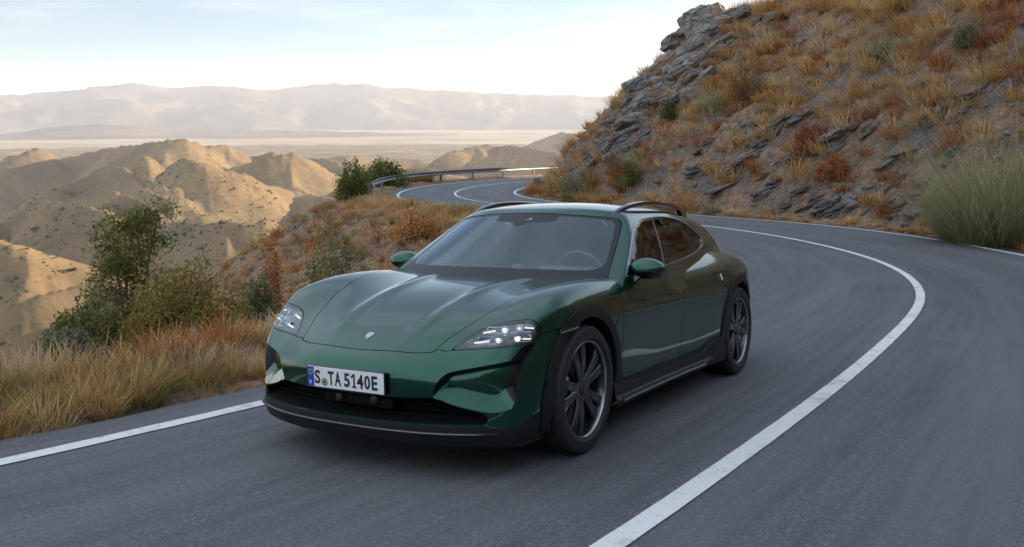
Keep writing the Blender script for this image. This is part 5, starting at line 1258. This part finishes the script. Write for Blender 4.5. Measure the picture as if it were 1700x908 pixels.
def build_shrubs():
    def px_h(px, py, base): # height of a pixel row above a base point, at that point's depth
        D = base[1]-CAM[1]; return CAM[2]+cam_ray(px, py)[1]*D-base[2]
    k = 1/1526.7
    L = [  # name, label, category, px, D, top py, half width px, palette, kind, leaves, size, stem
        ('pine_tree', 'small open pine with dark needle clumps standing above the other left bushes', 'tree', 232, 13.5, 350, 92, OLIVE+OLIVE+GREEN, 'pine', 9500, .034, 'trunk'),
        ('green_bush', 'broad olive green bush right of the small pine', 'bush', 300, 12.5, 432, 120, OLIVE+OLIVE+STRAW[2:4], 'leaf', 15000, .033, 'stem'),
        ('green_bush', 'dark green bush left of and below the small pine', 'bush', 150, 11.8, 458, 78, OLIVE+GREEN, 'leaf', 9500, .034, 'stem'),
        ('sage_bush', 'pale grey-green bush low at the left edge of the picture', 'bush', 92, 7.6, 572, 72, SAGE, 'leaf', 8000, .026, 'stem'),
        ('sage_bush', 'grey-green bush on the bank nearest the right headlight', 'bush', 428, 15.0, 462, 46, SAGE+OLIVE, 'leaf', 8000, .042, 'stem'),
        ('sage_bush', 'wispy grey-green bush behind the right front wing', 'bush', 520, 16.5, 440, 55, SAGE, 'broom', 4200, .010, 'stem'),
        ('sage_bush', 'large pale sage bush beside the right door mirror', 'bush', 640, 19.5, 400, 62, SAGE+BROOM, 'broom', 5200, .011, 'stem'),
        ('sage_bush', 'sage bush half way up the brown bank left of the windscreen', 'bush', 560, 24, 372, 60, SAGE+OLIVE, 'leaf', 7000, .055, 'stem'),
        ('rust_bush', 'rust coloured low bush on the bank behind the car', 'bush', 690, 30, 348, 50, RUST+STRAW, 'leaf', 3800, .05, 'stem'),
        ('rust_bush', 'reddish brown bush on the dark bank edge against the valley', 'bush', 455, 27, 392, 26, RUST, 'leaf', 2200, .05, 'stem'),
        ('sage_bush', 'thin pale bush between the far bend and the roof rail', 'bush', 770, 34, 326, 42, SAGE+BROOM, 'broom', 3600, .016, 'stem'),
        ('evergreen_bush', 'dark evergreen bush, leftmost of the three by the guard rail end', 'bush', 588, 49, 262, 33, GREEN+OLIVE, 'leaf', 4600, .075, 'stem'),
        ('evergreen_bush', 'rounded evergreen bush behind the left end of the guard rail', 'bush', 640, 61, 256, 46, OLIVE+GREEN, 'leaf', 5200, .085, 'stem'),
        ('evergreen_bush', 'lighter olive bush, rightmost of the three behind the guard rail', 'bush', 692, 66, 264, 32, OLIVE+SAGE+STRAW, 'broom', 3400, .03, 'stem'),
    ]
    for i, (nm, lb, cat, px, D, ty, hw, pal, kind, n, sz, st) in enumerate(L):
        b = at_ground(px, D); h = max(.4, px_h(px, ty, b)); shrub(nm, lb, cat, b, hw*k*D*1.05, h, pal, kind, 100+i, n, sz, None, st)
    H = [  # on the hillside: px, base py, height px, half width px
        ('broom_bush', 'huge pale green broom bush at the right edge beside the road', 'bush', 1662, 402, 275, 112, BROOM+OLIVE, 'broom', 10500, .0085),
        ('dark_bush', 'dark rounded shrub high on the slope below the skyline rocks', 'bush', 1240, 170, 58, 44, GREEN+RUST, 'leaf', 3600, .045),
        ('dark_bush', 'small dark green shrub on the left flank of the rocky spur', 'bush', 1110, 197, 30, 21, GREEN, 'leaf', 2600, .045),
        ('green_bush', 'bright green shrub with rusty foot above the car roof', 'bush', 1050, 308, 34, 32, OLIVE+GREEN, 'leaf', 2800, .045),
        ('sage_bush', 'wide grey-green shrub at the foot of the spur behind the roof', 'bush', 965, 330, 46, 44, SAGE, 'leaf', 3400, .05),
        ('olive_bush', 'yellow-olive shrub at the tip of the spur by the bend', 'bush', 928, 322, 36, 28, OLIVE+STRAW, 'leaf', 2600, .05),
        ('sage_bush', 'small grey shrub standing alone on the inside of the far bend', 'bush', 893, 316, 22, 13, SAGE, 'leaf', 1500, .05),
        ('broom_bush', 'pale wispy broom left of the dark rounded shrub on the slope', 'bush', 1188, 185, 62, 20, BROOM, 'broom', 2400, .014),
        ('broom_bush', 'pale broom high on the slope above the tilted slate slab', 'bush', 1462, 95, 52, 30, BROOM+SAGE, 'broom', 2600, .013),
        ('sage_bush', 'greyish shrub near the weathered stump', 'bush', 1605, 78, 42, 28, SAGE+OLIVE, 'leaf', 2800, .04),
        ('broom_bush', 'faint pale broom in the middle of the spur above the roof rail', 'bush', 1052, 272, 34, 22, BROOM, 'broom', 1800, .014),
        ('sage_bush', 'small pale shrub at the road edge just behind the roof', 'bush', 1182, 355, 30, 20, SAGE+BROOM, 'broom', 1600, .012),
        ('rust_bush', 'brick red shrub in the middle of the slope beside the dark rock', 'bush', 1345, 250, 48, 34, [(.26, .075, .045), (.21, .06, .038)], 'leaf', 3200, .04),
        ('rust_bush', 'orange brown shrub below the brick red one', 'bush', 1380, 300, 44, 30, RUST, 'leaf', 2800, .04),
        ('bare_bush', 'bare twiggy bush on the skyline at the top', 'bush', 1362, 24, 26, 22, OLIVE, 'bare', 160, .03),
        ('dark_bush', 'tiny dark bush on the skyline beside the topmost rocks', 'bush', 1302, 33, 10, 9, GREEN, 'leaf', 700, .04),
    ]
    for i, (nm, lb, cat, px, py, hp, hw, pal, kind, n, sz) in enumerate(H):
        b = None
        for dy in range(0, 120, 4):
            b = ground_hit(px, py+dy)
            if b is not None: break
        if b is None: continue
        D = b[1]-CAM[1]; shrub(nm, lb, cat, b, hw*k*D*1.05, hp*k*D*1.1, pal, kind, 200+i, n, sz)
build_shrubs()

def hull_rock(name, size, g, npt=26, layers=4):
    """a block of slate: a few stacked, shifted plates with broken edges"""
    bm = bmesh.new(); h = size[2]/layers
    for q in range(layers):
        sc = 1-.10*abs(q-layers*.4)+.16*g.normal(); sc = min(1.15, max(.6, sc)); nv = []
        m_ = 11; a = np.sort(g.random(m_))*6.283; rr = .5*(.78+.3*g.random(m_)); th = h*(.75+.6*g.random()); z0 = -size[2]/2+q*h; off = g.normal(0, .05, 2)
        for zz, s_ in ((z0, .93), (z0+th*.35, 1.0), (z0+th*.8, .985), (z0+th, .90)):
            for i in range(m_):
                nv.append(bm.verts.new(((math.cos(a[i])*rr[i]*s_*sc+off[0])*size[0]+g.normal(0, .012), (math.sin(a[i])*rr[i]*s_*sc+off[1])*size[1]+g.normal(0, .012), zz+g.normal(0, .012)+.05*math.sin(a[i]+q))))
        bmesh.ops.convex_hull(bm, input=nv)
    bmesh.ops.delete(bm, geom=[v for v in bm.verts if not v.link_faces], context='VERTS')
    bmesh.ops.subdivide_edges(bm, edges=[e for e in bm.edges if e.calc_length() > .16], cuts=2, use_grid_fill=True)
    bmesh.ops.triangulate(bm, faces=bm.faces)
    for v in bm.verts: v.co += Vector(g.normal(0, .011, 3))
    me = bpy.data.meshes.new(name); bm.to_mesh(me); bm.free(); me.materials.append(MATS['slate_rock']); return me
def build_rocks():
    g = np.random.default_rng(21); k = 1/1526.7
    shapes = [hull_rock('slab', (1, .8, .34), g, 24) for _ in range(8)]+[hull_rock('slab', (1, .7, .5), g, 28, 5) for _ in range(5)]
    def slab(px, py, wpx, parent=None, name='slab', tilt=None, sink=.12, flat=1., D=None):
        b = None
        for dy in range(0, 160, 5):
            b = ground_hit(px, py+dy)
            if b is not None: break
        if b is None: return None
        Dp = b[1]-CAM[1]; b = np.array([b[0], b[1], CAM[2]+cam_ray(px, py)[1]*Dp]) if dy < 60 else b
        s = wpx*k*Dp*1.15
        o = link(name, shapes[g.integers(0, len(shapes))], parent)
        o.location = (b[0], b[1]+s*.12, b[2]-s*sink)
        o.scale = (s, s*(.8+.4*g.random()), s*flat*(.75+.5*g.random()))
        tl = tilt if tilt is not None else R(g.normal(-24, 8))
        o.rotation_euler = (R(g.normal(-8, 9)), tl, R(g.normal(8, 16)))
        return o
    def outcrop(label, lst, chunk=1., grow=1.):
        e = empty('rock_outcrop'); tag(e, label, 'rocks'); c = []
        for it in lst:
            kw = dict(flat=chunk); kw.update(it[3] if len(it) > 3 else {}); o = slab(it[0], it[1], it[2]*grow, parent=e, **kw)
        return e
    outcrop('stacked grey slate slabs forming the skyline at the top of the spur', [(1155, 52, 70), (1180, 40, 85), (1208, 36, 75), (1232, 42, 60), (1262, 38, 45), (1288, 33, 40), (1150, 70, 80), (1190, 62, 90), (1128, 88, 70), (1165, 92, 95), (1215, 66, 60), (1245, 60, 40), (1120, 108, 75), (1150, 118, 90), (1195, 100, 70)], 1.35, 1.0)
    outcrop('long grey rock ledges stepping down the left edge of the spur', [(1095, 122, 70), (1118, 138, 90), (1160, 140, 80), (1078, 150, 60), (1100, 168, 70), (1062, 166, 48), (1085, 186, 62), (1042, 188, 46), (1060, 205, 60), (1025, 210, 44), (1040, 228, 52), (1008, 228, 38), (1020, 246, 46), (992, 246, 34), (1000, 262, 40), (1075, 226, 44), (1050, 250, 40), (1030, 268, 46), (985, 272, 30)], 1.4, 1.1)
    outcrop('tilted grey strata low on the slope beside the road', [(1375, 345, 44), (1400, 332, 46), (1425, 322, 44), (1450, 312, 40), (1392, 352, 40), (1420, 342, 44), (1448, 332, 40), (1472, 318, 34), (1360, 330, 34), (1340, 345, 30), (1480, 338, 34), (1440, 352, 34), (1310, 340, 26)])
    outcrop('broken grey rock scattered across the middle of the slope', [(1300, 204, 46), (1272, 236, 44), (1245, 262, 48), (1222, 288, 44), (1203, 312, 40), (1322, 264, 42), (1292, 300, 46), (1268, 326, 40), (1482, 266, 40), (1516, 250, 44), (1540, 304, 44), (1562, 332, 36), (1585, 250, 40), (1452, 214, 36), (1250, 208, 36), (1180, 238, 44), (1165, 278, 46), (1150, 312, 40), (1330, 318, 38), (1500, 340, 40), (1525, 352, 34)], 1.15, 1.1)
    ONE = [('big slate slab lying tilted in the middle of the slope', 1340, 186, 66, dict(tilt=R(-20), flat=.6)), ('dark angular rock beside the brick red shrub', 1408, 222, 78, dict(flat=1.3)),
           ('dark slab, upper of two stacked near the right edge', 1634, 138, 52, dict(tilt=R(-28), flat=.6)), ('bluish slab, lower of two stacked near the right edge', 1620, 155, 54, dict(tilt=R(-8), flat=.7)), ('small blue-grey slab below the two stacked ones', 1608, 176, 30, {}),
           ('blue-grey boulder low on the slope left of the huge broom', 1506, 290, 34, dict(flat=1.2)), ('upright dark rock left of the huge broom', 1552, 196, 44, dict(flat=1.6)), ('grey slab under the big tilted slab', 1285, 216, 40, {}),
           ('pale boulder on the spur below the small dark green shrub', 1142, 168, 36, dict(flat=1.2)), ('flat rock in the grass under the skyline', 1330, 70, 40, {}), ('pale grey rock low on the slope behind the car roof', 1300, 268, 46, {}),
           ('brown rock at the right edge near the stump', 1690, 140, 40, {}), ('pale stone in the dry grass left of the car', 265, 590, 34, dict(flat=1.3, sink=.3))]
    for lb, px, py, w, kw in ONE:
        o = slab(px, py, w, name='boulder', **kw)
        if o: tag(o, lb, 'rock')
    # loose rubble
    n = 9000; x = g.uniform(2, 26, n); y = g.uniform(10, 60, n); d, _ = road_coord(x, y); up = land(x, y)-S_rz(y)
    kp = (d > 4.25) & (g.random(n) < np.clip(.75-.13*up+.5*PN2.fbm(x*.4, y*.4, 2), .05, 1)); x, y = x[kp][:3000], y[kp][:3000]; n = len(x); z = land(x, y)
    Vs, Fs, n0 = [], [], 0
    base = []
    for _ in range(10):
        bm = bmesh.new(); p = g.normal(0, 1, (11, 3)); p /= np.linalg.norm(p, axis=1, keepdims=True); p *= np.array([1, .8, .5])*.5
        for q in p: bm.verts.new(q)
        bmesh.ops.convex_hull(bm, input=bm.verts); bm.verts.ensure_lookup_table(); bm.verts.index_update()
        base.append((np.array([v.co[:] for v in bm.verts]), np.array([[v.index for v in f.verts] for f in bm.faces]))); bm.free()
    for i in range(n):
        bv, bf = base[g.integers(0, 10)]; s = .05+.34*g.random()**3; a = g.random()*6.28; c_, s_ = math.cos(a), math.sin(a)
        v = bv*s; v = np.stack([v[:, 0]*c_-v[:, 1]*s_, v[:, 0]*s_+v[:, 1]*c_, v[:, 2]+.3*v[:, 0]], 1)+np.array([x[i], y[i], z[i]+s*.08]); Vs.append(v); Fs.append(bf+n0); n0 += len(bv)
    o = link('rubble', npmesh('rubble', np.concatenate(Vs), np.concatenate(Fs), MATS['rubble_stone'], smooth=False)); tag(o, 'loose stones strewn along the foot of the slope', 'stones', kind='stuff')
    # weathered stump near the right edge
    b = ground_hit(1690, 92)
    if b is not None:
        p = [(0, 0, -.2), (.02, 0, .25), (.05, .01, .7), (.04, 0, .95)]
        rr_ = ring(12, 1, 1)*(1+.14*np.random.default_rng(2).normal(0, 1, (12, 1)))
        V, F = sweep(p, rr_*.24, [1.15, 1, .9, .82]); o = link('tree_stump', npmesh('tree_stump', V+b, F, MATS['weathered_wood'])); tag(o, 'weathered tree stump at the right edge of the slope', 'stump')
build_rocks()

# ---------------------------------------------------------------- guard rail on the far bend
def build_rail():
    e = empty('guard_rail'); tag(e, 'steel guard rail with posts round the outside of the far bend', 'guard rail')
    i0 = int(np.argmax(PATH[:, 1] > 52.4)); idx = np.arange(i0, len(PATH)-8); q = PATH[idx]-PR[idx]*4.75
    P = np.stack([q[:, 0], q[:, 1], S_rz(PATH[idx, 1])+.62], 1)
    prof = [(-.02, -.155), (.035, -.11), (.035, -.05), (-.015, 0), (.035, .05), (.035, .11), (-.02, .155), (-.026, .155), (.027, .11), (.027, .05), (-.022, 0), (.027, -.05), (.027, -.11), (-.026, -.155)]
    V, F = sweep(P, prof); sharp(link('rail', npmesh('rail', V, F, MATS['guard_rail_steel']), e), 50)
    me = None
    for j in range(2, len(idx), 10):
        p = P[j]
        if me is None:
            bm = box_bm((.10, .14, 1.5), .01, 1); me = bpy.data.meshes.new('post'); bm.to_mesh(me); bm.free(); me.materials.append(MATS['guard_rail_steel'])
        o = link('post', me, e); o.location = (p[0]-PR[idx[j], 0]*.09, p[1]-PR[idx[j], 1]*.09, p[2]-.62); o.rotation_euler = (0, 0, math.atan2(PT[idx[j], 1], PT[idx[j], 0]))
build_rail()
# ---------------------------------------------------------------- the air
def build_haze():
    bm = box_bm((100000, 62000, 900), 0)
    m_ = bpy.data.materials.new('haze_air'); m_.use_nodes = True; nt = m_.node_tree; nt.nodes.clear()
    out = nt.nodes.new('ShaderNodeOutputMaterial'); v = nt.nodes.new('ShaderNodeVolumePrincipled')
    v.inputs['Color'].default_value = (.84, .88, 1.0, 1); v.inputs['Density'].default_value = HAZE_DENSITY; v.inputs['Anisotropy'].default_value = .1
    nt.links.new(v.outputs[0], out.inputs['Volume'])
    o = bm_obj('haze', bm, m_, None, Matrix.Translation((0, 20000, 900/2-275)), smooth=False)
    tag(o, 'pale dusty haze hanging over the valley and far mountains', 'haze', kind='stuff')
HAZE_DENSITY = 3.6e-5
build_haze()
